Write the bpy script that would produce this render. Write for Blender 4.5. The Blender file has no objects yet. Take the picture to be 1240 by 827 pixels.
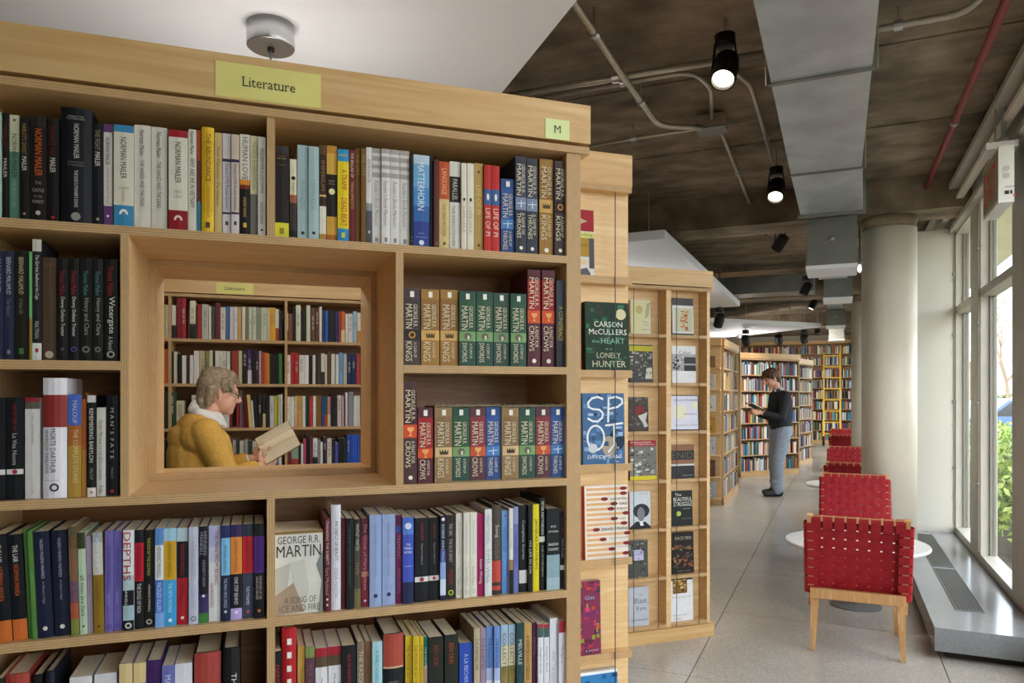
import bpy, bmesh, math, random
from mathutils import Vector, Matrix
random.seed(7)
SC = bpy.context.scene
COL = SC.collection
PI = math.pi

# ------------------------------------------------------------------ camera
F_PX, CX, CY, CAM_H = 882.0, 620.0, 478.0, 1.42      # focal length, horizon and eye height measured in the 1240x827 frame
YAW = math.radians(24.1)                              # camera looks left of the building axis (+Y)
cam_d = bpy.data.cameras.new('camera')
cam = bpy.data.objects.new('camera', cam_d); COL.objects.link(cam)
cam.location = (0, 0, CAM_H); cam.rotation_euler = (PI / 2, 0, YAW)
cam_d.sensor_width = 36.0; cam_d.lens = 36.0 * F_PX / 1240.0
cam_d.shift_y = (CY - 413.5) / 1240.0
cam_d.clip_start = 0.05; cam_d.clip_end = 300
SC.camera = cam

# ------------------------------------------------------------------ sky and exposure
world = bpy.data.worlds.new('sky'); SC.world = world; world.use_nodes = True
wn = world.node_tree.nodes; wl = world.node_tree.links
sky = wn.new('ShaderNodeTexSky'); sky.sky_type = 'NISHITA'; sky.sun_disc = False
sky.sun_elevation = math.radians(42); sky.sun_rotation = math.radians(200); sky.dust_density = 2.5; sky.air_density = 0.8
mixw = wn.new('ShaderNodeMixRGB'); mixw.inputs[0].default_value = 0.85
mixw.inputs[2].default_value = (1.0, 0.975, 0.93, 1)
wl.new(sky.outputs[0], mixw.inputs[1])
bgn = wn['Background']; wl.new(mixw.outputs[0], bgn.inputs[0]); bgn.inputs[1].default_value = 8.5
vs = SC.view_settings
vs.view_transform = 'Standard'; vs.look = 'None'; vs.gamma = 1.0; vs.use_curve_mapping = False
vs.exposure = -0.6
LAMP_K = 1.0                                          # common factor on the shop's lamps and the added ones

# ------------------------------------------------------------------ measuring helpers (pixel -> direction -> surface it lies on)
RX = Vector((math.cos(YAW), math.sin(YAW))); FY = Vector((-math.sin(YAW), math.cos(YAW)))
def ray(x, y):
    v = RX * ((x - CX) / F_PX) + FY
    return Vector((v.x, v.y, -(y - CY) / F_PX))
def on_z(x, y, z=0.0):
    v = ray(x, y); t = (z - CAM_H) / v.z
    return Vector((v.x * t, v.y * t, z))
def at_depth(x, zc):
    v = RX * ((x - CX) / F_PX * zc) + FY * zc
    return Vector((v.x, v.y))

class Frame:
    """local run of furniture: s along its front, u into it, z up"""
    def __init__(self, ox, oy, ang):
        self.o = Vector((ox, oy)); self.a = ang
        self.d = Vector((math.cos(ang), math.sin(ang))); self.e = Vector((-math.sin(ang), math.cos(ang)))
    def w(self, s, u, z=0.0):
        p = self.o + self.d * s + self.e * u
        return Vector((p.x, p.y, z))
    def px(self, x, y, u=0.0):
        v = ray(x, y); v2 = Vector((v.x, v.y))
        t = (self.o.dot(self.e) + u) / v2.dot(self.e)
        return ((v2 * t - self.o).dot(self.d), CAM_H + v.z * t)
    def sub(self, s, u):
        p = self.w(s, u); return Frame(p.x, p.y, self.a)
SHELF_ANG = YAW + math.radians(19.3)
_p = at_depth(560, 1.733)
FA = Frame(_p.x, _p.y, SHELF_ANG)                     # front bookcase

# ------------------------------------------------------------------ colour and materials
def lin(h):
    h = h.lstrip('#')
    if len(h) == 3: h = ''.join(c * 2 for c in h)
    out = []
    for i in (0, 2, 4):
        c = int(h[i:i + 2], 16) / 255
        out.append(c / 12.92 if c <= 0.04045 else ((c + 0.055) / 1.055) ** 2.4)
    return (*out, 1.0)
MATS = {}
def newmat(name):
    m = bpy.data.materials.new(name); m.use_nodes = True
    MATS[name] = m
    return m, m.node_tree.nodes, m.node_tree.links, m.node_tree.nodes['Principled BSDF']
def N(nodes, t, **kw):
    n = nodes.new(t)
    for k, v in kw.items(): setattr(n, k, v)
    return n
def ramp(nodes, stops):
    r = nodes.new('ShaderNodeValToRGB'); e = r.color_ramp.elements
    while len(e) < len(stops): e.new(0.5)
    for el, (p, c) in zip(e, stops):
        el.position = p; el.color = lin(c) if isinstance(c, str) else c
    return r
def plain(name, col, rough=0.5, metal=0.0, noise=0.0, scale=20, bump=0.0, spec=None, coat=0.0):
    m, n, l, b = newmat(name)
    c = lin(col); b.inputs['Base Color'].default_value = c
    b.inputs['Roughness'].default_value = rough; b.inputs['Metallic'].default_value = metal
    if spec is not None: b.inputs['Specular IOR Level'].default_value = spec
    if coat: b.inputs['Coat Weight'].default_value = coat
    if noise or bump:
        tc = N(n, 'ShaderNodeTexCoord'); nz = N(n, 'ShaderNodeTexNoise'); nz.inputs['Scale'].default_value = scale; nz.inputs['Detail'].default_value = 6
        l.new(tc.outputs['Object'], nz.inputs['Vector'])
        if noise:
            d = tuple(max(0, x * (1 - noise)) for x in c[:3]) + (1,); u = tuple(min(1, x * (1 + noise)) for x in c[:3]) + (1,)
            r = ramp(n, [(0.3, d), (0.7, u)]); l.new(nz.outputs['Fac'], r.inputs[0]); l.new(r.outputs[0], b.inputs['Base Color'])
        if bump:
            bp = N(n, 'ShaderNodeBump'); bp.inputs['Strength'].default_value = bump; bp.inputs['Distance'].default_value = 0.01
            l.new(nz.outputs['Fac'], bp.inputs['Height']); l.new(bp.outputs[0], b.inputs['Normal'])
    return m
def wood(name, ca, cb, sc=(1.2, 14, 14), rough=0.42, coord='Object'):
    m, n, l, b = newmat(name)
    tc = N(n, 'ShaderNodeTexCoord'); mp = N(n, 'ShaderNodeMapping'); mp.inputs['Scale'].default_value = sc
    nz = N(n, 'ShaderNodeTexNoise'); nz.inputs['Scale'].default_value = 2.2; nz.inputs['Detail'].default_value = 7; nz.inputs['Distortion'].default_value = 0.9
    n2 = N(n, 'ShaderNodeTexNoise'); n2.inputs['Scale'].default_value = 9; n2.inputs['Detail'].default_value = 4
    l.new(tc.outputs[coord], mp.inputs[0]); l.new(mp.outputs[0], nz.inputs['Vector']); l.new(mp.outputs[0], n2.inputs['Vector'])
    ad = N(n, 'ShaderNodeMath', operation='MULTIPLY_ADD'); ad.inputs[1].default_value = 0.3
    l.new(n2.outputs['Fac'], ad.inputs[0]); l.new(nz.outputs['Fac'], ad.inputs[2])
    r = ramp(n, [(0.42, ca), (0.62, cb), (0.85, ca)]); l.new(ad.outputs[0], r.inputs[0]); l.new(r.outputs[0], b.inputs['Base Color'])
    b.inputs['Roughness'].default_value = rough
    bp = N(n, 'ShaderNodeBump'); bp.inputs['Strength'].default_value = 0.05; l.new(nz.outputs['Fac'], bp.inputs['Height']); l.new(bp.outputs[0], b.inputs['Normal'])
    return m
def ply_edge(name, axis, ca='#c69d6c', cb='#b48c5c'):
    m, n, l, b = newmat(name)
    tc = N(n, 'ShaderNodeTexCoord'); wv = N(n, 'ShaderNodeTexWave', bands_direction=axis)
    wv.inputs['Scale'].default_value = 62; wv.inputs['Distortion'].default_value = 2.5; wv.inputs['Detail'].default_value = 3; wv.inputs['Detail Scale'].default_value = 0.4
    nz = N(n, 'ShaderNodeTexNoise'); nz.inputs['Scale'].default_value = 40
    l.new(tc.outputs['Object'], wv.inputs['Vector']); l.new(tc.outputs['Object'], nz.inputs['Vector'])
    r = ramp(n, [(0.15, cb), (0.55, ca), (0.9, '#cda878')]); l.new(wv.outputs['Fac'], r.inputs[0])
    mx = N(n, 'ShaderNodeMixRGB', blend_type='MULTIPLY'); mx.inputs[0].default_value = 0.25
    l.new(r.outputs[0], mx.inputs[1]); l.new(nz.outputs['Fac'], mx.inputs[2]); l.new(mx.outputs[0], b.inputs['Base Color'])
    b.inputs['Roughness'].default_value = 0.55
    return m
def attr_mat(name, rough, var=0.08, coat=0.0):
    m, n, l, b = newmat(name)
    at = N(n, 'ShaderNodeAttribute', attribute_name='Col'); tc = N(n, 'ShaderNodeTexCoord')
    nz = N(n, 'ShaderNodeTexNoise'); nz.inputs['Scale'].default_value = 35; l.new(tc.outputs['Object'], nz.inputs['Vector'])
    r = ramp(n, [(0.3, (1 - var,) * 3 + (1,)), (0.7, (1, 1, 1, 1))]); l.new(nz.outputs['Fac'], r.inputs[0])
    mx = N(n, 'ShaderNodeMixRGB', blend_type='MULTIPLY'); mx.inputs[0].default_value = 1
    l.new(at.outputs['Color'], mx.inputs[1]); l.new(r.outputs[0], mx.inputs[2]); l.new(mx.outputs[0], b.inputs['Base Color'])
    b.inputs['Roughness'].default_value = rough
    if coat: b.inputs['Coat Weight'].default_value = coat; b.inputs['Coat Roughness'].default_value = 0.25
    return m

wood('maple', '#e2c090', '#d4ac76')
wood('maple_header', '#d9b47e', '#c89c62', sc=(0.5, 6, 6))
wood('maple_brown_shade', '#9c6c42', '#8a5a32')  # brown maple; shade behind the books is put into the back panels' colour
wood('chair_wood', '#d9ad78', '#c4925c', sc=(14, 14, 1.5))
ply_edge('ply_h', 'Z'); ply_edge('ply_v', 'X')
attr_mat('print', 0.5, 0.05); attr_mat('cover', 0.5, 0.1); attr_mat('leaf_tint', 0.55, 0.3)
for _m in ('print', 'cover'): MATS[_m].node_tree.nodes['Principled BSDF'].inputs['Specular IOR Level'].default_value = 0.22
plain('paper', '#e8dbc0', 0.85, noise=0.12, scale=160)
plain('white_paint', '#eceef3', 0.6, noise=0.02, scale=3)
plain('column_paint', '#ebe2cf', 0.45, noise=0.04, scale=4)
plain('wall_paint', '#c6c1b4', 0.55, noise=0.03, scale=3)
plain('frame_paint', '#b4afa2', 0.5, noise=0.08, scale=6)
plain('frame_dark', '#7d796e', 0.5)
plain('galvanised', '#b9c2c7', 0.34, 0.55, noise=0.16, scale=5)
plain('galvanised_dark', '#7e817e', 0.42, 0.4, noise=0.1, scale=5)
plain('conduit', '#beb4a2', 0.36, 0.7, noise=0.12, scale=25)
plain('aluminium', '#c9cacc', 0.28, 0.95)
plain('black_metal', '#151413', 0.45, 0.3)
plain('red_pipe_paint', '#8e2430', 0.45, noise=0.1, scale=8)
plain('red_web', '#9e0719', 0.7, noise=0.12, scale=260, bump=0.15)
plain('white_laminate', '#e8e6e0', 0.3)
plain('yellow_paint', '#e3b416', 0.4)
plain('sign_yellow', '#dcd27c', 0.6, noise=0.05, scale=9)
plain('sign_green', '#dde6a4', 0.6, noise=0.04, scale=9)
plain('ink', '#26221c', 0.6)
plain('wire_black', '#1a1712', 0.4)
plain('skin', '#d9a38a', 0.5, noise=0.06, scale=30)
plain('hair_grey', '#93806a', 0.6, noise=0.45, scale=70, bump=0.6)
plain('hair_brown', '#54351f', 0.55, noise=0.4, scale=70, bump=0.6)
plain('mustard_knit', '#d3a24a', 0.85, noise=0.1, scale=60, bump=0.25)
plain('dark_knit', '#23252b', 0.85, noise=0.15, scale=60, bump=0.25)
plain('shirt_white', '#dcdad8', 0.8)
plain('jeans_grey', '#8d97a6', 0.85, noise=0.14, scale=40, bump=0.2)
plain('trouser_dark', '#35363c', 0.85)
plain('shoe_black', '#17171a', 0.5)
plain('lens_rim', '#4a3a30', 0.35, 0.4)
plain('exit_dark', '#a59a78', 0.5)
emit_later = True
plain('exterior_white', '#e4e2dc', 0.7)
plain('soffit', '#d8cfae', 0.7, noise=0.05, scale=2)
plain('asphalt', '#8f8d8a', 0.9, noise=0.15, scale=6)
plain('lawn', '#7a8a4a', 0.95, noise=0.3, scale=9)
plain('soil', '#4a3d2e', 0.95, noise=0.3, scale=14)
plain('bark', '#6a5c4e', 0.9, noise=0.25, scale=12)
plain('car_blue', '#3f5d8f', 0.2, 0.4, coat=0.6)
plain('car_silver', '#b9bcc6', 0.22, 0.4, coat=0.6)
plain('car_glass', '#20262c', 0.08)
plain('tyre', '#1c1c1c', 0.8)
plain('plinth_dark', '#3a342c', 0.7)
def brick_mat():
    m, n, l, b = newmat('far_brick')
    tc = N(n, 'ShaderNodeTexCoord'); bt = N(n, 'ShaderNodeTexBrick'); bt.inputs['Scale'].default_value = 4
    bt.inputs['Color1'].default_value = lin('#a8664e'); bt.inputs['Color2'].default_value = lin('#8f5240'); bt.inputs['Mortar'].default_value = lin('#b9a89a')
    mp = N(n, 'ShaderNodeMapping'); mp.inputs['Rotation'].default_value = (PI / 2, 0, 0)
    l.new(tc.outputs['Object'], mp.inputs[0]); l.new(mp.outputs[0], bt.inputs['Vector']); l.new(bt.outputs[0], b.inputs['Base Color'])
brick_mat()
def concrete_ceiling():
    m, n, l, b = newmat('ceiling_concrete')
    tc = N(n, 'ShaderNodeTexCoord')
    n1 = N(n, 'ShaderNodeTexNoise'); n1.inputs['Scale'].default_value = 1.7; n1.inputs['Detail'].default_value = 9; n1.inputs['Roughness'].default_value = 0.65
    mp = N(n, 'ShaderNodeMapping'); mp.inputs['Scale'].default_value = (1.0, 2.0, 1)
    n2 = N(n, 'ShaderNodeTexNoise'); n2.inputs['Scale'].default_value = 3.2; n2.inputs['Detail'].default_value = 6
    l.new(tc.outputs['Object'], n1.inputs['Vector']); l.new(tc.outputs['Object'], mp.inputs[0]); l.new(mp.outputs[0], n2.inputs['Vector'])
    r = ramp(n, [(0.36, '#54483a'), (0.5, '#7d6d58'), (0.64, '#a5937b')])
    ad = N(n, 'ShaderNodeMath', operation='MULTIPLY_ADD'); ad.inputs[1].default_value = 0.4; l.new(n2.outputs['Fac'], ad.inputs[0])
    sb = N(n, 'ShaderNodeMath', operation='MULTIPLY'); sb.inputs[1].default_value = 0.62; l.new(n1.outputs['Fac'], sb.inputs[0]); l.new(sb.outputs[0], ad.inputs[2])
    l.new(ad.outputs[0], r.inputs[0]); l.new(r.outputs[0], b.inputs['Base Color'])
    b.inputs['Roughness'].default_value = 0.9
    bp = N(n, 'ShaderNodeBump'); bp.inputs['Strength'].default_value = 0.3; bp.inputs['Distance'].default_value = 0.02
    l.new(n1.outputs['Fac'], bp.inputs['Height']); l.new(bp.outputs[0], b.inputs['Normal'])
concrete_ceiling()
def terrazzo(name, ca, cb, cc, rough):
    m, n, l, b = newmat(name)
    tc = N(n, 'ShaderNodeTexCoord'); geo = N(n, 'ShaderNodeNewGeometry')
    vo = N(n, 'ShaderNodeTexVoronoi'); vo.inputs['Scale'].default_value = 190
    n1 = N(n, 'ShaderNodeTexNoise'); n1.inputs['Scale'].default_value = 1.1; n1.inputs['Detail'].default_value = 6
    l.new(geo.outputs['Position'], vo.inputs['Vector']); l.new(geo.outputs['Position'], n1.inputs['Vector'])
    bw = N(n, 'ShaderNodeRGBToBW'); l.new(vo.outputs['Color'], bw.inputs[0])
    r = ramp(n, [(0.2, ca), (0.5, cb), (0.8, cc)]); l.new(bw.outputs[0], r.inputs[0])
    r2 = ramp(n, [(0.3, (0.82, 0.82, 0.82, 1)), (0.7, (1, 1, 1, 1))]); l.new(n1.outputs['Fac'], r2.inputs[0])
    mx = N(n, 'ShaderNodeMixRGB', blend_type='MULTIPLY'); mx.inputs[0].default_value = 1
    l.new(r.outputs[0], mx.inputs[1]); l.new(r2.outputs[0], mx.inputs[2]); l.new(mx.outputs[0], b.inputs['Base Color'])
    rr = N(n, 'ShaderNodeMapRange'); rr.inputs['To Min'].default_value = rough * 0.8; rr.inputs['To Max'].default_value = rough * 1.3
    l.new(n1.outputs['Fac'], rr.inputs['Value']); l.new(rr.outputs[0], b.inputs['Roughness'])
terrazzo('floor_terrazzo', '#b0aaa0', '#bfb9af', '#cbc6bd', 0.2)
terrazzo('bench_stone', '#8d8e90', '#949698', '#9a9c9e', 0.14)
def glass_mat():
    m = bpy.data.materials.new('window_glass'); m.use_nodes = True; MATS['window_glass'] = m
    n = m.node_tree.nodes; l = m.node_tree.links; n.clear()
    o = n.new('ShaderNodeOutputMaterial'); t = n.new('ShaderNodeBsdfTransparent'); g = n.new('ShaderNodeBsdfGlossy'); g.inputs['Roughness'].default_value = 0.02
    t.inputs[0].default_value = (0.95, 0.97, 0.96, 1)
    mx = n.new('ShaderNodeMixShader'); mx.inputs[0].default_value = 0.06
    l.new(t.outputs[0], mx.inputs[1]); l.new(g.outputs[0], mx.inputs[2]); l.new(mx.outputs[0], o.inputs[0])
glass_mat()
def emit_mat(name, col, strength):
    m, n, l, b = newmat(name)
    b.inputs['Base Color'].default_value = lin(col); b.inputs['Emission Color'].default_value = lin(col); b.inputs['Emission Strength'].default_value = strength
emit_mat('exit_red', '#cf3420', 0.08); emit_mat('lamp_face', '#ffe9c8', 14.0); emit_mat('bulb_glow', '#fff0d8', 8.0)  # faint glow put into the exit letters, which sit in dim light

# ------------------------------------------------------------------ mesh helpers
class MB:
    """collects shapes; build() links them as ONE mesh object"""
    def __init__(self): self.v = []; self.f = []; self.c = []; self.mi = []
    def face(self, idx, col=None, mi=0): self.f.append(idx); self.c.append(col); self.mi.append(mi)
    def box(self, x0, x1, y0, y1, z0, z1, col=None, mi=0, front=None):
        b = len(self.v)
        self.v += [(x0, y0, z0), (x1, y0, z0), (x1, y1, z0), (x0, y1, z0), (x0, y0, z1), (x1, y0, z1), (x1, y1, z1), (x0, y1, z1)]
        for k, q in enumerate(((0, 3, 2, 1), (4, 5, 6, 7), (0, 1, 5, 4), (1, 2, 6, 5), (2, 3, 7, 6), (3, 0, 4, 7))):
            self.face([b + i for i in q], col, (front if (front is not None and k in (2, 4)) else mi))
        return self
    def quad(self, a, b, c, d, col=None, mi=0):
        i = len(self.v); self.v += [tuple(a), tuple(b), tuple(c), tuple(d)]; self.face([i, i + 1, i + 2, i + 3], col, mi); return self
    def poly(self, pts, col=None, mi=0):
        i = len(self.v); self.v += [tuple(p) for p in pts]; self.face(list(range(i, i + len(pts))), col, mi); return self
    def prism(self, pts, axis_vec, col=None, mi=0):
        """closed outline (3D points) extruded by a vector"""
        i = len(self.v); n = len(pts); a = Vector(axis_vec)
        self.v += [tuple(p) for p in pts] + [tuple(Vector(p) + a) for p in pts]
        self.face(list(range(i, i + n))[::-1], col, mi); self.face(list(range(i + n, i + 2 * n)), col, mi)
        for k in range(n): self.face([i + k, i + (k + 1) % n, i + n + (k + 1) % n, i + n + k], col, mi)
        return self
    def tube(self, pts, rad, seg=8, col=None, mi=0, caps=True):
        pts = [Vector(p) for p in pts]; n = len(pts)
        rads = rad if isinstance(rad, (list, tuple)) else [rad] * n
        up = Vector((0.13, 0.21, 0.97)); prev = None; rings = []
        for i, p in enumerate(pts):
            t = (pts[min(i + 1, n - 1)] - pts[max(i - 1, 0)]).normalized()
            a = (up - t * up.dot(t)) if prev is None else (prev - t * prev.dot(t))
            if a.length < 1e-4: a = Vector((1, 0, 0)) - t * t.x
            a.normalize(); prev = a; b = t.cross(a); r = []
            for k in range(seg):
                an = 2 * PI * k / seg
                r.append(len(self.v)); self.v.append(tuple(p + (a * math.cos(an) + b * math.sin(an)) * rads[i]))
            rings.append(r)
        for i in range(n - 1):
            for k in range(seg): self.face([rings[i][k], rings[i][(k + 1) % seg], rings[i + 1][(k + 1) % seg], rings[i + 1][k]], col, mi)
        if caps: self.face(rings[0][::-1], col, mi); self.face(rings[-1], col, mi)
        return self
    def lathe(self, prof, seg=24, c=(0, 0, 0), col=None, mi=0):
        rings = []
        for r, z in prof:
            ring = []
            for k in range(seg):
                a = 2 * PI * k / seg; ring.append(len(self.v)); self.v.append((c[0] + r * math.cos(a), c[1] + r * math.sin(a), c[2] + z))
            rings.append(ring)
        for i in range(len(rings) - 1):
            for k in range(seg): self.face([rings[i][k], rings[i][(k + 1) % seg], rings[i + 1][(k + 1) % seg], rings[i + 1][k]], col, mi)
        self.face(rings[0][::-1], col, mi); self.face(rings[-1], col, mi)
        return self
    def bar(self, a, b, w0, t0, w1=None, t1=None, side=(1, 0, 0), col=None, mi=0):
        """square bar from a to b, w along side, t across, may taper"""
        a = Vector(a); b = Vector(b); w1 = w0 if w1 is None else w1; t1 = t0 if t1 is None else t1
        ax = (b - a).normalized(); sx = Vector(side); sx = (sx - ax * sx.dot(ax)).normalized(); sy = ax.cross(sx); i = len(self.v)
        for p, w, t in ((a, w0, t0), (b, w1, t1)):
            for q, r in ((-1, -1), (1, -1), (1, 1), (-1, 1)): self.v.append(tuple(p + sx * (q * w / 2) + sy * (r * t / 2)))
        for q in ((3, 2, 1, 0), (4, 5, 6, 7), (0, 1, 5, 4), (1, 2, 6, 5), (2, 3, 7, 6), (3, 0, 4, 7)): self.face([i + k for k in q], col, mi)
        return self
    def mesh(self, name, mats, smooth=False):
        me = bpy.data.meshes.new(name); me.from_pydata(self.v, [], self.f)
        for m in (mats if isinstance(mats, (list, tuple)) else [mats]): me.materials.append(MATS[m])
        if any(self.mi): me.polygons.foreach_set('material_index', self.mi)
        if any(c is not None for c in self.c):
            at = me.attributes.new('Col', 'FLOAT_COLOR', 'CORNER'); buf = []
            for f, c in zip(self.f, self.c): buf += list(c or (0.5, 0.5, 0.5, 1)) * len(f)
            at.data.foreach_set('color', buf)
        if smooth: me.polygons.foreach_set('use_smooth', [True] * len(me.polygons))
        me.update(); return me
    def build(self, name, mats, parent=None, loc=(0, 0, 0), rot=(0, 0, 0), smooth=False):
        return link(name, self.mesh(name, mats, smooth), parent, loc, rot)
def link(name, data, parent=None, loc=(0, 0, 0), rot=(0, 0, 0)):
    o = bpy.data.objects.new(name, data); COL.objects.link(o); o.parent = parent; o.location = loc; o.rotation_euler = rot
    return o
def tag(o, label=None, cat=None, group=None, kind=None):
    if label: o['label'] = label
    if cat: o['category'] = cat
    if group: o['group'] = group
    if kind: o['kind'] = kind
    return o
def thing(name, label, cat, loc=(0, 0, 0), rz=0.0, group=None, rot=None):
    return tag(link(name, None, None, loc, rot or (0, 0, rz)), label, cat, group)
def struct(o): o['kind'] = 'structure'; return o
def copy_tree(o, parent=None):
    c = o.copy(); COL.objects.link(c); c.parent = parent
    for ch in list(o.children): copy_tree(ch, c)
    return c
ORD = ['first', 'second', 'third', 'fourth', 'fifth', 'sixth', 'seventh', 'eighth', 'ninth', 'tenth', 'eleventh', 'twelfth', 'thirteenth', 'fourteenth', 'fifteenth', 'sixteenth', 'seventeenth', 'eighteenth', 'nineteenth', 'twentieth', 'twenty-first', 'twenty-second', 'twenty-third', 'twenty-fourth', 'twenty-fifth', 'twenty-sixth', 'twenty-seventh', 'twenty-eighth', 'twenty-ninth', 'thirtieth', 'thirty-first', 'thirty-second', 'thirty-third', 'thirty-fourth', 'thirty-fifth', 'thirty-sixth', 'thirty-seventh', 'thirty-eighth', 'thirty-ninth', 'fortieth']

# ------------------------------------------------------------------ lettering
TXT = {}; RAW = {}
def text_geo(s):
    """outline of a line of lettering, normalised to the unit square, with its aspect"""
    if s in TXT: return TXT[s]
    cu = bpy.data.curves.new('lettering', 'FONT'); cu.body = s; cu.resolution_u = 2
    ob = bpy.data.objects.new('lettering', cu); me = ob.to_mesh()
    vs_ = [tuple(v.co) for v in me.vertices]; fs = [list(p.vertices) for p in me.polygons]
    ob.to_mesh_clear(); bpy.data.objects.remove(ob); bpy.data.curves.remove(cu)
    x0 = min(v[0] for v in vs_); x1 = max(v[0] for v in vs_); y0 = min(v[1] for v in vs_); y1 = max(v[1] for v in vs_)
    vv = [((v[0] - x0) / (x1 - x0), (v[1] - y0) / (y1 - y0)) for v in vs_]
    TXT[s] = (vv, fs, (x1 - x0) / (y1 - y0)); RAW[s] = (x0, x1, y0, y1); return TXT[s]
def put_text(mb, s, org, rx, uy, col=None):
    """text on a plane: org = lower left, rx = vector of its whole length, uy = vector of its height"""
    vv, fs, _ = text_geo(s); i = len(mb.v); o = Vector(org); rx = Vector(rx); uy = Vector(uy)
    mb.v += [tuple(o + rx * a + uy * b) for a, b in vv]
    for f in fs: mb.face([i + k for k in f], col)
def text_fit(s, length, height, stretch=1.5):
    """largest (length, height) inside the box that keeps letters recognisable"""
    a = text_geo(s)[2]
    if a * height > length: return length, min(height, length / a * stretch)
    return min(length, a * height * stretch), height
# ================================================================== the room
WX = 0.97                      # inner face of the window wall
CEIL = 3.2
X_L, Y_N, Y_F = -9.0, -4.0, 23.6
# ---- floor: a bed with slabs proud of the joints
fl = struct(MB().box(X_L, WX + 0.1, Y_N, Y_F, -0.12, -0.006).build('floor', 'plinth_dark'))
TXS, TYS = 1.19, 1.19
x_joint = on_z(900, 695).x; y_joint = on_z(920, 746).y
slab = MB().box(0.0025, TXS - 0.0025, 0.0025, TYS - 0.0025, -0.03, 0.0).mesh('tile', 'floor_terrazzo')
nx0 = math.floor((X_L - x_joint) / TXS); nx1 = math.ceil((WX - x_joint) / TXS)
ny0 = math.floor((Y_N - y_joint) / TYS); ny1 = math.ceil((Y_F - y_joint) / TYS)
for i in range(nx0, nx1):
    for j in range(ny0, ny1):
        x = x_joint + i * TXS; y = y_joint + j * TYS
        if x < X_L or y < Y_N or y + TYS > Y_F + 0.6: continue
        if x + TXS > WX + 0.1:
            o = MB().box(0.0025, WX + 0.1 - x, 0.0025, TYS - 0.0025, -0.03, 0.0).build('tile', 'floor_terrazzo', fl, (x, y, 0))
        else: o = link('tile', slab, fl, (x, y, 0))
# ---- ceiling slab with its cross beams
ce = struct(MB().box(X_L, WX + 0.3, Y_N, Y_F, CEIL, CEIL + 0.15).build('ceiling', 'ceiling_concrete'))
for yb in (6.96, 12.2, 17.45):
    MB().box(X_L, WX + 0.1, yb - 0.22, yb + 0.22, 2.92, CEIL).build('beam', 'ceiling_concrete', ce)
for xb in (-4.6,):
    MB().box(xb - 0.2, xb + 0.2, Y_N, Y_F, 3.0, CEIL).build('beam', 'ceiling_concrete', ce)
for yb in (2.9, 4.15, 5.4, 8.4, 9.65, 10.9):   # board marks of the old formwork
    MB().box(X_L, WX, yb, yb + 0.012, CEIL - 0.008, CEIL).build('formwork_ridge', 'ceiling_concrete', ce)
# ---- plain walls out of the camera's sight, the far wall behind the tall bookcase
struct(MB().box(X_L - 0.15, X_L, Y_N, Y_F, -0.12, CEIL).build('wall_left', 'wall_paint'))
struct(MB().box(X_L, WX + 0.1, Y_N - 0.15, Y_N, -0.12, CEIL).build('wall_near', 'wall_paint'))
struct(MB().box(X_L, WX + 0.1, Y_F, Y_F + 0.15, -0.12, CEIL).build('wall_far', 'wall_paint'))
# ---- return wall beside the column
rw = struct(MB().box(0.5, WX + 0.1, 7.64, 7.9, 0, 2.92).build('wall_right', 'wall_paint'))
for k in range(4): MB().lathe([(0.006, 0), (0.006, 0.004), (0.001, 0.006)], 10, (0, 0, 0)).build('screw', 'frame_paint', rw, (WX - 0.03, 7.64, 0.5 + k * 0.65), (PI / 2, 0, 0))

# ---- the window wall: bays of one tall and one high pane between wide mullions
MW, PW = 0.46, 1.07            # mullion and pane widths
GX = 1.046                     # glass plane
SILL, TR0, TR1, HEAD = 0.20, 2.15, 2.21, 2.86
bays = []
y_m = 6.37                     # near edge of the mullion that shows whole
edges = []
for k in range(-1, 12):
    m0 = y_m + (0 if k >= 0 else 0) - k * (MW + PW)
    edges.append((m0, m0 + MW))          # mullion spans
edges = [e for e in edges if e[1] > Y_N]
for i, (a, b) in enumerate(edges):       # pane lies between this mullion's far end and the next one's near end
    pass
def window(n, y0, y1, mull):
    w = struct(link('window_%d' % n, None, None, (GX, y0, 0)))
    L = y1 - y0
    MB().box(-0.076, 0.03, 0, L, SILL - 0.03, SILL + 0.03).build('sill_frame', 'frame_paint', w)
    MB().box(-0.076, 0.03, 0, L, TR0, TR1).build('transom', 'frame_paint', w)
    MB().box(-0.076, 0.03, 0, L, HEAD, HEAD + 0.1).build('head_frame', 'frame_paint', w)
    for z0, z1 in ((SILL + 0.03, TR0), (TR1, HEAD)):
        MB().box(-0.004, 0.004, 0.02, L - 0.02, z0 - 0.005, z1 + 0.005).build('pane', 'window_glass', w)
        for ya in (0, L - 0.02):
            MB().box(-0.02, 0.02, ya, ya + 0.02, z0, z1).build('stop_bead', 'frame_dark', w)
    MB().box(-0.076, 0.03, L, L + mull, SILL - 0.03, HEAD + 0.1).build('mullion', 'frame_paint', w)
    rod = MB().tube([(-0.085, L + 0.012, SILL + 0.05), (-0.085, L + 0.012, HEAD)], 0.006, 8).build('blind_rod', 'conduit', w)
    for z in (0.75, 1.35, 1.95, 2.5): MB().box(-0.1, -0.072, L, L + 0.024, z, z + 0.018).build('rod_clip', 'frame_dark', rod)
n = 1
y = 6.37 - PW
window(n, 6.83, 7.62, 0.02); n += 1                   # bay beside the return wall
while y > -1.5:
    window(n, y, y + PW, MW); n += 1; y -= PW + MW
y2 = 7.9
while y2 < Y_F - 1.6:
    window(n, y2, y2 + PW, MW); n += 1; y2 += PW + MW
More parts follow.
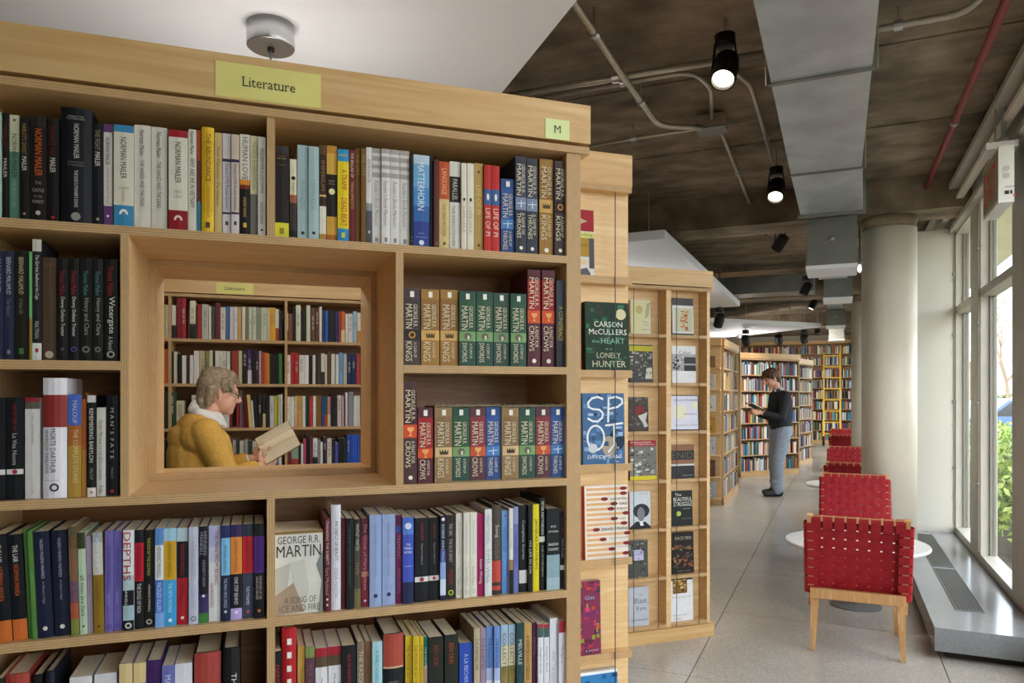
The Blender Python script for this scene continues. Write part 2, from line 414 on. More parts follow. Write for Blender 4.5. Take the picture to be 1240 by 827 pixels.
# upstand under the panes, and the stepped head over them
struct(MB().box(WX, WX + 0.15, Y_N, y + PW + MW, -0.12, CEIL).build('wall_right_near', 'wall_paint'))
struct(MB().box(WX, WX + 0.12, y + PW + MW, Y_F, -0.12, SILL - 0.03).build('wall_sill', 'frame_paint'))
hd = struct(MB().box(WX, WX + 0.12, y + PW + MW, Y_F, HEAD + 0.1, CEIL).build('trim_1', 'frame_paint'))
MB().box(WX - 0.05, WX, Y_N, Y_F, HEAD + 0.02, HEAD + 0.06).build('blind_track', 'frame_paint', hd)
MB().box(WX - 0.11, WX - 0.06, Y_N, Y_F, HEAD + 0.12, HEAD + 0.15).build('blind_track', 'column_paint', hd)
MB().box(WX - 0.16, WX, Y_N, Y_F, HEAD + 0.2, HEAD + 0.24).build('blind_track', 'frame_paint', hd)

# ---- round columns
def column(y, label):
    c = thing('round_column', label, 'column', (0.398, y, 0))
    R = 0.212
    MB().lathe([(R, 0), (R, 2.82)], 40).build('shaft', 'column_paint', c, smooth=False)
    MB().lathe([(R - 0.012, 2.82), (R - 0.005, 2.85), (R + 0.004, 2.88), (R - 0.004, 2.918)], 40).build('rough_collar', 'ceiling_concrete', c)
    for ch in c.children:
        for p in ch.data.polygons: p.use_smooth = len(p.vertices) == 4
column(6.97, 'thick cream round column beside the grey return wall')
column(12.2, 'farther cream round column half hidden behind the thick one')

# ---- low stone bench with air grilles along the window
bn = thing('window_bench', 'low polished grey stone bench running under the windows', 'bench', (0.475, 4.5, 0))
BL = 3.13
MB().box(0, 0.485, 0, BL, 0.045, 0.17).build('bench_top', 'bench_stone', bn)
MB().box(0.06, 0.485, 0.06, BL, 0, 0.045).build('recessed_plinth', 'plinth_dark', bn)
def grille(y0, y1):
    g = MB().box(0.155, 0.29, y0, y1, 0.1702, 0.1715).build('air_grille', 'black_metal', bn)
    mb = MB(); k = 0
    yy = y0 + 0.008
    while yy < y1 - 0.008:
        mb.box(0.16, 0.285, yy, yy + 0.003, 0.1715, 0.1718); yy += 0.024
    for i in range(7): mb.box(0.159 + i * 0.0205, 0.1612 + i * 0.0205, y0, y1, 0.1715, 0.1718)
    mb.build('grille_bars', 'frame_dark', g)['kind'] = 'stuff'
    fr = MB().box(0.15, 0.155, y0 - 0.005, y1 + 0.005, 0.1702, 0.1745).box(0.29, 0.295, y0 - 0.005, y1 + 0.005, 0.1702, 0.1745).box(0.15, 0.295, y0 - 0.01, y0, 0.1702, 0.1745).box(0.15, 0.295, y1, y1 + 0.01, 0.1702, 0.1745)
    fr.build('grille_frame', 'galvanised_dark', g)
grille(0.42, 1.52); grille(1.6, 2.95)

# ================================================================== ceiling services
DZ = 2.75
du = thing('air_duct', 'large galvanised sheet metal duct running under the ceiling', 'duct', (0, 0, DZ))
XA, XB = -0.26, 0.127
segs = [(-2.5, 0.75), (0.75, 3.3), (3.3, 4.72)]
for a, b in segs:
    o = MB().box(XA, XB, a + 0.004, b - 0.004, 0, 0.42).build('duct_section', 'galvanised', du)
for a in (0.75, 3.3, 4.72):
    MB().box(XA - 0.012, XB + 0.012, a - 0.012, a + 0.012, -0.008, 0.43).build('flange', 'galvanised_dark', du)
    MB().tube([(XA - 0.02, a, -0.004), (XA - 0.02, a, 0.44)], 0.004, 6).build('hanger_rod', 'conduit', du)
    MB().tube([(XB + 0.02, a, -0.004), (XB + 0.02, a, 0.44)], 0.004, 6).build('hanger_rod', 'conduit', du)
# the run tapers past the third section and carries on thinner
t = MB(); i0 = len(t.v)
t.v += [(XA, 4.73, 0), (XB, 4.73, 0), (XB, 4.73, 0.42), (XA, 4.73, 0.42), (XA + 0.02, 5.55, -0.06), (XB + 0.03, 5.55, -0.06), (XB + 0.03, 5.55, 0.42), (XA + 0.02, 5.55, 0.42)]
for q in ((0, 4, 5, 1), (1, 5, 6, 2), (2, 6, 7, 3), (3, 7, 4, 0), (3, 0, 1, 2)[:4], (4, 7, 6, 5)): t.face(list(q))
t.build('taper_section', 'galvanised', du)
MB().box(XA, XB + 0.05, 5.54, 5.57, -0.08, 0.43).build('flange', 'galvanised_dark', du)
MB().box(XA + 0.06, XB - 0.03, 5.57, 9.0, -0.02, 0.4).build('duct_section', 'galvanised', du)
MB().box(XA + 0.08, XB - 0.05, 9.01, 21.0, 0.245, 0.42).build('duct_section', 'galvanised', du)
def outlet(x, y, w, zt, zb, d, label):
    b = thing('air_outlet_box', label, 'air outlet', (x, y, 0), 0, 'air outlet boxes under the duct')
    MB().box(-w / 2, w / 2, 0, d, zb, zt).build('front_panel', 'galvanised_dark', b)
    MB().box(-w / 2 - 0.006, w / 2 + 0.006, 0.0, d + 0.006, zb - 0.03, zb - 0.001).build('white_grille', 'white_paint', b)
    k = MB().lathe([(0.012, 0), (0.02, 0.012), (0.008, 0.03)], 12).build('knob', 'aluminium', b, (0, -0.001, zb + (zt - zb) * 0.55), (PI / 2, 0, 0))
    MB().tube([(0, -0.015, zb + (zt - zb) * 0.55), (-0.05, -0.02, zb + (zt - zb) * 0.45)], 0.003, 6).build('pull_cord', 'conduit', b)
p = at_depth(1007, 5.3)
outlet(p.x, p.y, 0.335, 2.71, 2.37, 0.42, 'largest nearest dark square air outlet box under the duct')
p = at_depth(1014.5, 8.6); outlet(p.x, p.y, 0.31, 2.83, 2.575, 0.45, 'second dark air outlet box, just beyond the nearest')
p = at_depth(1012, 13.4); outlet(p.x, p.y, 0.32, 2.98, 2.7, 0.45, 'third smaller dark air outlet box farther along the duct')
p = at_depth(1013, 17.0); outlet(p.x, p.y, 0.33, 2.96, 2.72, 0.4, 'farthest tiny air outlet box low over the tall bookcase')
# cross duct behind the beam
cd = thing('cross_duct', 'grey cross duct hung beyond the concrete beam', 'duct', (0, 10.4, 2.8))
for a, b in ((-4.3, -3.2), (-3.2, -1.9), (-1.9, -0.28)): MB().box(a + 0.005, b - 0.005, 0, 0.45, 0, 0.24).build('duct_section', 'galvanised_dark', cd)

# conduits: every run lies just under the slab
CZ = 3.12
def run(pixels, rad, label, z=CZ, clips=(), name='conduit_pipe', mat='conduit', extra=None):
    pts = [on_z(x, y, z) for x, y in pixels]
    if extra: pts = extra(pts)
    sm = []                                    # round the bends
    for i, p in enumerate(pts):
        if 0 < i < len(pts) - 1:
            a = pts[i - 1]; b = pts[i + 1]; r = min(0.12, (p - a).length * 0.45, (b - p).length * 0.45)
            p0 = p + (a - p).normalized() * r; p1 = p + (b - p).normalized() * r
            for k in range(5):
                tt = k / 4; sm.append(p0 * (1 - tt) ** 2 + p * 2 * tt * (1 - tt) + p1 * tt ** 2)
        else: sm.append(p)
    o = thing(name, label, 'pipe', pts[0])
    MB().tube([q - pts[0] for q in sm], rad, 10).build('pipe', mat, o, smooth=True)
    for f in clips:
        i = int(f); fr = f - i; q = pts[i].lerp(pts[i + 1], fr) - pts[0]; dirv = (pts[i + 1] - pts[i]).normalized()
        MB().tube([q - dirv * 0.018, q + dirv * 0.018], rad * 1.45, 10).build('coupling', 'aluminium', o)
        MB().tube([q, (q.x, q.y, CEIL - pts[0].z)], 0.004, 6).build('hanger_rod', 'conduit', o)
    return o
run([(560, 125), (923, 65)], 0.018, 'straight conduit running to the black spotlight nearest the camera', clips=(0.55, 0.9))
run([(660, -50), (749, 85), (798, 153), (850, 154)], 0.018, 'conduit with a long bend from the white ceiling panel to the junction box', clips=(0.6, 1.5), z=CZ - 0.04)
run([(642, 121), (838, 86), (861, 105), (862, 146)], 0.013, 'thin curved conduit dropping into the junction box', clips=(0.6,), z=CZ + 0.02)
run([(690, 180), (850, 155)], 0.011, 'thin straight conduit left of the junction box', clips=(0.5,), z=CZ - 0.02)
run([(872, 158), (923, 283)], 0.014, 'conduit from the junction box towards the far small spotlight', clips=(0.3, 0.75))
run([(893, 90), (909, 103), (941, 212)], 0.013, 'conduit linking the two lit spotlights', clips=(1.5,))
run([(1060, 36), (1100, 28), (1168, 16), (1195, -10)], 0.016, 'conduit curving right from the big duct', clips=(0.7,), z=CZ)
run([(930, 283), (945, 284), (962, 268), (985, 262)], 0.012, 'short bent conduit near the tapering duct', z=CZ)
j = on_z(862, 152, CZ)
jb = thing('junction_box', 'flat grey metal junction box on the ceiling', 'junction box', (j.x, j.y, CZ - 0.03))
MB().box(-0.085, 0.085, -0.075, 0.075, 0, 0.08).build('box', 'conduit', jb); MB().box(-0.09, 0.09, -0.08, 0.08, -0.008, -0.0005).build('lid', 'galvanised_dark', jb)
for s in (-0.07, 0.07): MB().lathe([(0.006, -0.012), (0.006, -0.008)], 8).build('screw', 'aluminium', jb, (s, s * 0.8, 0))
rp = thing('sprinkler_pipe', 'long dark red pipe under the ceiling beside the windows', 'pipe', (0.655, -2, 3.1))
MB().tube([(0, 0, 0), (0, 9.5, 0)], 0.021, 12).build('pipe', 'red_pipe_paint', rp, smooth=True)
for yy in (3.6, 4.9, 7.2):
    MB().tube([(0, yy - 0.02, 0), (0, yy + 0.02, 0)], 0.027, 12).build('clamp', 'aluminium', rp); MB().tube([(0, yy, 0), (0, yy, 0.1)], 0.005, 6).build('hanger_rod', 'conduit', rp)

# black track spotlights
def spotlight(loc, aim, R, L, label, watts, lit=True, stem=None):
    s = thing('spotlight', label, 'spotlight', loc, 0, 'black ceiling spotlights')
    d = (Vector(aim) - Vector(loc)).normalized(); q = d.to_track_quat('-Z', 'Y').to_euler()
    MB().lathe([(R * 0.75, L * 0.5), (R * 0.95, L * 0.42), (R, -L * 0.45), (R * 0.98, -L * 0.5), (R * 0.86, -L * 0.5), (R * 0.82, -L * 0.4)], 24).build('can', 'black_metal', s, (0, 0, 0), q)
    MB().lathe([(R * 0.8, -L * 0.405), (R * 0.8, -L * 0.4)], 24).build('lens', 'lamp_face' if lit else 'aluminium', s, (0, 0, 0), q)
    top = stem or (CEIL - loc[2])
    MB().lathe([(R * 0.7, L * 0.62), (R * 0.8, L * 0.7), (R * 0.8, L * 0.95), (R * 0.5, L)], 20).build('base', 'black_metal', s)
    MB().tube([(0, 0, L * 0.95), (0, 0, top)], 0.007, 8).build('stem', 'conduit', s)
    MB().bar((R * 1.02, 0, -L * 0.1), (R * 0.75, 0, L * 0.72), 0.006, 0.03, side=(1, 0, 0)).build('yoke', 'black_metal', s)
    MB().bar((-R * 1.02, 0, -L * 0.1), (-R * 0.75, 0, L * 0.72), 0.006, 0.03, side=(1, 0, 0)).build('yoke', 'black_metal', s)
    if lit:
        ld = bpy.data.lights.new('spot_beam', 'SPOT'); ld.energy = watts * LAMP_K; ld.color = (1.0, 0.9, 0.76); ld.spot_size = math.radians(85); ld.spot_blend = 0.7; ld.shadow_soft_size = R * 0.7
        lo = link('spot_beam', ld, s, d * (L * 0.56), q)
    return s
def lamp_at(x, y, zc, *a, **k):
    p = at_depth(x, zc); spotlight((p.x, p.y, CAM_H - (y - CY) / F_PX * zc), *a, **k)
lamp_at(878, 84, 3.45, (-0.6, 2.2, 1.0), 0.06, 0.17, 'largest lit black spotlight, nearest the camera', 90)
lamp_at(940, 230, 5.3, (-0.5, 4.0, 0.8), 0.06, 0.17, 'lit black spotlight beside the big duct, second nearest', 90)
lamp_at(945, 294, 7.6, (-2.0, 9.0, 1.0), 0.06, 0.17, 'unlit looking black spotlight turned away below the bent conduit', 60, lit=False)
lamp_at(976, 350, 9.0, (-1.2, 9.6, 1.0), 0.055, 0.16, 'small lit spotlight hanging by the second outlet box', 150)
lamp_at(985, 369, 12.0, (-1.5, 12.6, 1.0), 0.06, 0.17, 'small black spotlight between the outlet boxes far back', 150)
lamp_at(990, 402, 15.5, (-0.6, 22, 1.5), 0.06, 0.17, 'tiny lit spotlight near the tip of the far white panel', 220)
lamp_at(871, 388, 10.6, (-2.2, 12.0, 1.0), 0.07, 0.19, 'black spotlight under the middle white ceiling panel', 150)
lamp_at(903, 412, 14.0, (-1.5, 17.0, 1.0), 0.08, 0.2, 'leftmost of three tiny dark spotlights below the far white panel', 150)
lamp_at(943, 411, 15.2, (-1.0, 18.0, 1.0), 0.08, 0.2, 'middle of three tiny dark spotlights below the far white panel', 150)
lamp_at(974, 410, 15.6, (-0.6, 20.0, 1.0), 0.08, 0.2, 'rightmost of three tiny dark spotlights below the far white panel', 150)

# ---- white ceiling panels ("clouds")
def cloud(label, pts, z, th=0.075):
    c = thing('ceiling_panel', label, 'ceiling panel', (pts[0][0], pts[0][1], z), 0, 'white panels hung below the ceiling')
    o = pts[0]
    MB().prism([(p[0] - o[0], p[1] - o[1], 0.0) for p in pts], (0, 0, th)).build('panel', 'white_paint', c)
    cx = sum(p[0] for p in pts) / len(pts); cy = sum(p[1] for p in pts) / len(pts)
    for p in pts:
        q = (p[0] * 0.85 + cx * 0.15 - o[0], p[1] * 0.85 + cy * 0.15 - o[1])
        MB().tube([(q[0], q[1], th), (q[0], q[1], CEIL - z)], 0.006, 6).build('hanger_rod', 'conduit', c)
    return c
CLZ = 2.7
a = on_z(697, 0, CLZ); sa = (Vector((a.x, a.y)) - FA.o).dot(FA.d)
b = on_z(607, 115, CLZ); sb = (Vector((b.x, b.y)) - FA.o).dot(FA.d)
se = (sa + sb) / 2
cloud('large white ceiling panel over the front bookcase', [FA.w(se, 0.15).to_2d(), FA.w(se, 2.7).to_2d(), FA.w(-3.2, 2.7).to_2d(), FA.w(-3.2, 0.15).to_2d()], CLZ)
c0 = on_z(805, 289, CLZ); c1 = on_z(897, 371, CLZ)
cloud('middle white ceiling panel above the face-out display shelves', [(c0.x, c0.y), (c0.x, c1.y), (c0.x - 3.0, c1.y + 0.2), (c0.x - 3.0, c0.y)], CLZ)
c2 = on_z(995, 396, CLZ); ang3 = math.radians(46)
dd = Vector((math.cos(ang3), math.sin(ang3))); ee = Vector((-dd.y, dd.x)); q = Vector((c2.x, c2.y))
cloud('far white ceiling panel ending in a point near the outlet boxes', [tuple(q), tuple(q + ee * 6.0), tuple(q + ee * 6.0 - dd * 4.6), tuple(q - dd * 4.6)], CLZ)
# pendant lamp on the near panel; its shade hangs behind the bookcase
pc = on_z(328, 31, CLZ)
pe = thing('pendant_lamp', 'brushed metal ceiling cup of a pendant lamp on the white panel', 'lamp', (pc.x, pc.y, CLZ))
MB().lathe([(0.078, -0.078), (0.08, -0.074), (0.08, -0.0005), (0.076, 0)], 40).build('ceiling_cup', 'aluminium', pe)
for pl in pe.children[0].data.polygons: pl.use_smooth = len(pl.vertices) == 4
MB().lathe([(0.012, -0.09), (0.012, -0.078)], 12).build('cable_grip', 'black_metal', pe)
MB().tube([(0, 0, -0.09), (0, 0, -0.78)], 0.004, 8).build('cable', 'galvanised_dark', pe)
MB().lathe([(0.03, -0.795), (0.13, -0.775), (0.2, -0.72), (0.204, -0.715), (0.196, -0.715), (0.125, -0.765), (0.03, -0.785)], 36).build('bowl', 'aluminium', pe, smooth=True)
MB().lathe([(0.16, -0.742), (0.16, -0.738)], 32).build('diffuser', 'bulb_glow', pe)
ld = bpy.data.lights.new('pendant_light', 'AREA'); ld.shape = 'DISK'; ld.size = 0.36; ld.energy = 4.5 * LAMP_K; ld.color = (1, 0.98, 0.97)
link('pendant_light', ld, pe, (0, 0, -0.73), (PI, 0, 0))
ld = bpy.data.lights.new('added_downlight', 'AREA'); ld.shape = 'DISK'; ld.size = 0.1; ld.energy = 5 * LAMP_K; ld.color = (1, 0.92, 0.78)  # downlight added under the bowl to brighten the aisle
link('added_downlight', ld, pe, (0, 0, -0.8))
MB().lathe([(0.028, -0.8), (0.05, -0.798), (0.05, -0.796)], 24).build('added_lens', 'bulb_glow', pe)  # glowing lens added to go with the downlight

# ---- EXIT sign hung on conduits
ex = thing('exit_sign', 'white box exit sign with red letters hung by the windows', 'exit sign', (0.825, 4.86, 2.5))
EW, EL, EH = 0.075, 0.46, 0.32
MB().box(0, EW, 0, EL, 0, EH).build('housing', 'white_laminate', ex)
MB().box(-0.004, -0.0005, 0.02, EL - 0.02, 0.02, EH - 0.02).build('dark_face', 'exit_dark', ex)
tx = MB(); put_text(tx, 'EXIT', (-0.0055, EL - 0.05, 0.06), (0, -(EL - 0.1), 0), (0, 0, EH - 0.13)); tx.build('lettering', 'exit_red', ex)
MB().box(-0.05, EW + 0.03, 0.05, 0.25, EH + 0.001, EH + 0.04).build('mount_box', 'white_laminate', ex)
MB().lathe([(0.035, EH + 0.04), (0.035, EH + 0.06), (0.02, EH + 0.075)], 16, (EW * 0.55, 0.09, 0)).build('coupling', 'aluminium', ex)
MB().tube([(EW * 0.55, 0.09, EH + 0.07), (EW * 0.55, 0.09, CEIL - 2.5)], 0.013, 12).build('conduit', 'galvanised', ex)
MB().tube([(0.0, 0.09, EH + 0.04), (0.0, 0.09, CEIL - 2.5)], 0.005, 8).build('hanger_rod', 'conduit', ex)
for z in (0.12, 0.16): MB().lathe([(0.016, 0), (0.016, 0.002)], 16).build('knockout', 'wall_paint', ex, (EW * 0.5, -0.0005, z + 0.03), (PI / 2, 0, 0))
tx = MB(); put_text(tx, 'emergi-lite', (0.03, -0.002, 0.08), (0.05, 0, 0), (0, 0, 0.012)); tx.build('maker_label', 'ink', ex)
MB().box(0.03, 0.05, -0.002, -0.0005, 0.045, 0.065).box(0.056, 0.066, -0.002, -0.0005, 0.045, 0.065).build('warning_mark', 'ink', ex)
MB().box(0.07, 0.08, -0.002, -0.0005, 0.03, 0.042).build('test_light', 'exit_red', ex)
# round convex mirror ball and white device beside the outlets
p = at_depth(1041, 6.6)
bl = thing('globe_lamp', 'clear glass globe lamp beside the thick column', 'lamp', (p.x, p.y, 2.55))
MB().lathe([(0.008, -0.05), (0.03, -0.04), (0.048, -0.015), (0.05, 0.0), (0.045, 0.02), (0.028, 0.042), (0.012, 0.05)], 20).build('globe', 'window_glass', bl, smooth=True)
MB().lathe([(0.018, 0.05), (0.022, 0.075), (0.018, 0.1)], 16).build('socket', 'galvanised_dark', bl); MB().tube([(0, 0, 0.1), (0, 0, CEIL - 2.55)], 0.006, 8).build('cord', 'black_metal', bl)
MB().lathe([(0.004, -0.02), (0.018, 0.0), (0.01, 0.045)], 12).build('bulb', 'bulb_glow', bl, smooth=True)
# unseen lamps added for light: bowls under the farther panels, spotlights over the bookcase
def added_pendant(x, y, label, e):
    c = copy_tree(pe); c.location = (x, y, CLZ); c['label'] = label
    for ch in c.children:
        if ch.type == 'LIGHT' and 'down' not in ch.name: ch.data = ch.data.copy(); ch.data.energy = e * LAMP_K
added_pendant(c0.x - 1.25, c0.y + 2.2, 'unseen pendant lamp added to light the middle white ceiling panel', 40)
added_pendant(q.x - 1.6, q.y + 1.0, 'unseen pendant lamp added to light the far white ceiling panel', 36)
for k, (x, y_) in enumerate(((-0.55, 0.45), (0.35, 1.15))):
    tgt = FA.w((-0.25, 0.4)[k], 0.0, 1.45)
    spotlight((x, y_, 2.85), tgt, 0.06, 0.17, ('front', 'right')[k] + ' spotlight added above the camera to light the front bookcase', (5, 14)[k])
al = FA.w(-0.75, 1.35); spotlight((al.x, al.y, 2.45), FA.w(-0.35, 3.2, 1.3), 0.055, 0.16, 'unseen spotlight added under the white panel to light the woman', 30)  # this and the next: unseen lamps added to brighten the aisle
al = FA.w(0.1, 1.45); spotlight((al.x, al.y, 2.45), FA.w(-0.1, 3.2, 1.4), 0.055, 0.16, 'unseen spotlight added under the white panel to light the shelves behind the woman', 22)
# ================================================================== outside the windows
gr = struct(MB().box(1.1, 60, -30, 90, -0.35, -0.15).build('ground', 'asphalt'))
MB().box(1.1, 3.6, -20, 40, -0.15, -0.11).build('planting_bed', 'soil', gr)
MB().box(9.0, 16.0, -20, 80, -0.15, -0.12).build('lawn_strip', 'lawn', gr)
oh = struct(MB().box(1.12, 1.72, -6, 30, 2.93, 3.15).build('trim_2', 'soffit'))
def leafy(name, label, cat, loc, rx, ry, rz, n, size, cols, group=None, seed=0, stems=3):
    rnd = random.Random(seed); t = thing(name, label, cat, loc, 0, group); mb = MB()
    for _ in range(n):
        u = rnd.random() ** 0.45; th = rnd.uniform(0, 2 * PI); ph = math.acos(rnd.uniform(-0.7, 1))
        c = Vector((rx * u * math.sin(ph) * math.cos(th), ry * u * math.sin(ph) * math.sin(th), rz * 1.0 + rz * u * math.cos(ph)))
        a = Vector((rnd.gauss(0, 1), rnd.gauss(0, 1), rnd.gauss(0, 1))).normalized(); b = a.orthogonal().normalized()
        s = size * rnd.uniform(0.6, 1.3)
        mb.quad(c - a * s, c - b * s * 0.5, c + a * s, c + b * s * 0.5, lin(rnd.choice(cols)))
    mb.build('foliage', 'leaf_tint', t)
    for k in range(stems):
        an = 2 * PI * k / stems; sb = MB()
        sb.tube([(0.03 * math.cos(an), 0.03 * math.sin(an), 0), (rx * 0.35 * math.cos(an), ry * 0.35 * math.sin(an), rz * 1.1)], [0.018, 0.007], 6).build('stem', 'bark', t)
    return t
GRN = ['#7d9a3c', '#93b04a', '#a9bf5e', '#64803a', '#b7c470']
for k, (x, y_, lab) in enumerate(((1.78, 8.2, 'nearest bright green shrub right outside the wider pane'), (1.9, 9.7, 'second green shrub along the outside of the windows'), (1.95, 11.3, 'third green shrub along the outside of the windows'), (2.0, 13.0, 'farthest green shrub outside the narrow corner pane'))):
    leafy('garden_shrub', lab, 'shrub', (x, y_, -0.12), 0.56, 0.72, 0.6, 2400, 0.045, GRN, 'shrubs outside', k + 1)
leafy('garden_hedge', 'dark clipped hedge beyond the parked cars', 'hedge', (7.0, 38, -0.12), 4.0, 1.2, 0.8, 3600, 0.14, ['#4e6136', '#5f7340', '#6f8248'], None, 4)
def bare_tree(label, loc, h, seed):
    rnd = random.Random(seed); t = thing('bare_tree', label, 'tree', loc, 0, 'trees outside'); mb = MB(); lf = MB()
    def grow(p, d, l, r, n):
        q = p + d * l; mb.tube([p, (p + q) / 2 + Vector((rnd.gauss(0, 1), rnd.gauss(0, 1), 0)) * l * 0.04, q], [r, r * 0.85, r * 0.65], 6)
        if n == 0:
            for _ in range(6):
                c = q + Vector((rnd.gauss(0, 0.3), rnd.gauss(0, 0.3), rnd.gauss(0, 0.25))); a = Vector((rnd.gauss(0, 1), rnd.gauss(0, 1), rnd.gauss(0, 1))).normalized(); b = a.orthogonal()
                lf.quad(c - a * .05, c - b * .03, c + a * .05, c + b * .03, lin(rnd.choice(['#b8b46a', '#c9c27c', '#a7a860'])))
            return
        for _ in range(3):
            nd = (d + Vector((rnd.gauss(0, 0.5), rnd.gauss(0, 0.5), rnd.gauss(0.1, 0.3)))).normalized(); grow(q, nd, l * 0.72, r * 0.55, n - 1)
    grow(Vector((0, 0, 0)), Vector((0, 0, 1)), h * 0.3, h * 0.016, 4)
    mb.build('branches', 'bark', t); lf.build('buds', 'leaf_tint', t)
bare_tree('bare budding tree outside behind the white house corner', (8.6, 44, -0.13), 9, 5)
bare_tree('bare budding tree outside above the blue car', (6.4, 36, -0.13), 7, 6)
# a house with a brick end and white porch
hs = thing('brick_house', 'brick house with white porch trim across the street', 'house', (8.0, 50, -0.15))
MB().box(-5, -0.6, 0, 8, 0, 3.9).build('wall', 'far_brick', hs)
MB().prism([(-5.6, -0.6, 3.9), (8.6, -0.6, 3.9), (8.6, 4, 5.6), (-5.6, 4, 5.6)], (0, 0, 0.2)).build('roof', 'exterior_white', hs)
MB().box(-5.4, 8.4, -0.5, -0.3, 3.5, 4.0).build('fascia', 'exterior_white', hs)
MB().box(-0.6, 8, 0, 8, 0, 3.9).build('siding', 'exterior_white', hs)
for x in (-4.2, -2.4, 1.2, 3.6):
    w = MB().box(x, x + 1.2, -0.06, 0, 1.3, 3.1).build('window', 'car_glass', hs); MB().box(x - 0.1, x + 1.3, -0.1, -0.061, 3.1, 3.25).box(x - 0.1, x + 1.3, -0.1, -0.061, 1.15, 1.3).box(x + 0.55, x + 0.65, -0.1, -0.061, 1.3, 3.1).build('window_frame', 'exterior_white', w)
for x in (-5, -0.6, 2.6, 7): MB().box(x, x + 0.3, -0.9, -0.6, 0, 3.9).build('porch_post', 'exterior_white', hs)
def car(label, loc, rz, mat):
    c = thing('parked_car', label, 'car', loc, rz, 'cars parked outside')
    prof = [(-2.1, 0.3), (-2.15, 0.75), (-1.5, 0.92), (-1.0, 0.95), (-0.45, 1.42), (0.75, 1.45), (1.5, 1.0), (2.05, 0.92), (2.1, 0.3)]
    MB().prism([(x, -0.85, z) for x, z in prof], (0, 1.7, 0)).build('body', mat, c)
    for s in (-0.856, 0.852): MB().prism([(x, s, z) for x, z in ((-0.85, 0.98), (-0.4, 1.36), (0.7, 1.38), (1.25, 1.0))], (0, 0.004, 0)).build('side_window', 'car_glass', c)
    for x in (-1.35, 1.3):
        for s in (-0.8, 0.62): MB().lathe([(0.33, 0), (0.33, 0.18)], 20).build('wheel', 'tyre', c, (x, s + 0.18, 0.33), (PI / 2, 0, 0))
car('dark blue car parked outside the wider window pane', (4.5, 24.5, -0.15), math.radians(12), 'car_blue')
car('silver car parked outside beyond the narrow pane', (4.9, 29.5, -0.15), math.radians(8), 'car_silver')
# ================================================================== bookcases
LV = [1.767, 1.489, 1.211, 0.931, 0.652, 0.373, 0.096]     # shelf heights, top face
TH = 0.018
HB, HT = 2.05, 2.146
def board(mb_name, fr_parent, x0, x1, y0, y1, z0, z1, edge='ply_h', face='maple'):
    return MB().box(x0, x1, y0, y1, z0, z1, mi=0, front=1).build(mb_name, [face, edge], fr_parent)
# ---- the front bookcase with the see-through opening
bc = thing('bookcase', 'large maple plywood bookcase in front with a square see-through opening', 'bookcase', FA.w(0, 0), FA.a)
S0, S1 = -0.972, 0.27
D1, D2 = 0.285, 0.60
board('upright', bc, S1, S1 + 0.019, 0, D2, 0.0, 2.043, 'ply_v'); board('upright', bc, S1 + 0.0192, S1 + 0.038, 0, D2, 0.0, 2.043, 'ply_v')
board('upright', bc, S0 - 0.019, S0, 0, D2, 0.0, 2.043, 'ply_v')
board('top_board', bc, S0 - 0.02, S1 + 0.06, -0.006, D2 + 0.006, 2.0255, 2.0435)
MB().box(S0 - 0.05, S1 + 0.06, -0.012, D2 + 0.012, HB, HT).build('header', 'maple_header', bc)
MB().box(S0 - 0.02, S1 + 0.03, 0.03, D2 - 0.03, 2.0437, HB).build('shadow_gap', 'plinth_dark', bc)
WL, WR = -0.710, -0.159
for k, z in enumerate(LV):
    if k == 1:
        board('shelf_board', bc, S0, WL - 0.016, 0, D2, z - TH, z); board('shelf_board', bc, WR + 0.018, S1, 0, D2, z - TH, z)
    else: board('shelf_board', bc, S0, S1, 0, D2, z - TH, z)
board('divider', bc, -0.441, -0.424, 0.001, D2, LV[0], 2.0255, 'ply_v')
for a in (WL - 0.016, WR):
    board('divider', bc, a, a + (0.016 if a < -0.5 else 0.018), 0.001, D2, LV[2], LV[0] - TH, 'ply_v')
for k in range(2, 6): board('divider', bc, -0.441, -0.424, 0.001, D2, LV[k + 1], LV[k] - TH, 'ply_v')
# centre panels, left out at the opening
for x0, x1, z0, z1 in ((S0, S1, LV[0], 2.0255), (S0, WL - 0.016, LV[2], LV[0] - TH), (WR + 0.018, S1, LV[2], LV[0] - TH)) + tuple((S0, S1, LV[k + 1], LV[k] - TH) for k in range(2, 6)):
    MB().box(x0, x1, D1, D1 + 0.016, z0, z1).build('back_panel', 'maple_brown_shade', bc)
wz0, wz1 = LV[2], LV[0] - TH
lp = 0.0155                                        # rim in the middle of the opening
MB().box(WL, WR, D1, D1 + 0.03, wz0, wz0 + lp, front=1).build('opening_rim', ['maple', 'ply_h'], bc)
MB().box(WL, WR, D1, D1 + 0.03, wz1 - lp, wz1, front=1).build('opening_rim', ['maple', 'ply_h'], bc)
MB().box(WL, WL + lp, D1, D1 + 0.03, wz0 + lp, wz1 - lp, front=1).build('opening_rim', ['maple', 'ply_v'], bc)
MB().box(WR - lp, WR, D1, D1 + 0.03, wz0 + lp, wz1 - lp, front=1).build('opening_rim', ['maple', 'ply_v'], bc)
MB().box(S0, S1, 0.03, D2 - 0.03, 0, LV[6] - TH).build('plinth', 'maple', bc)
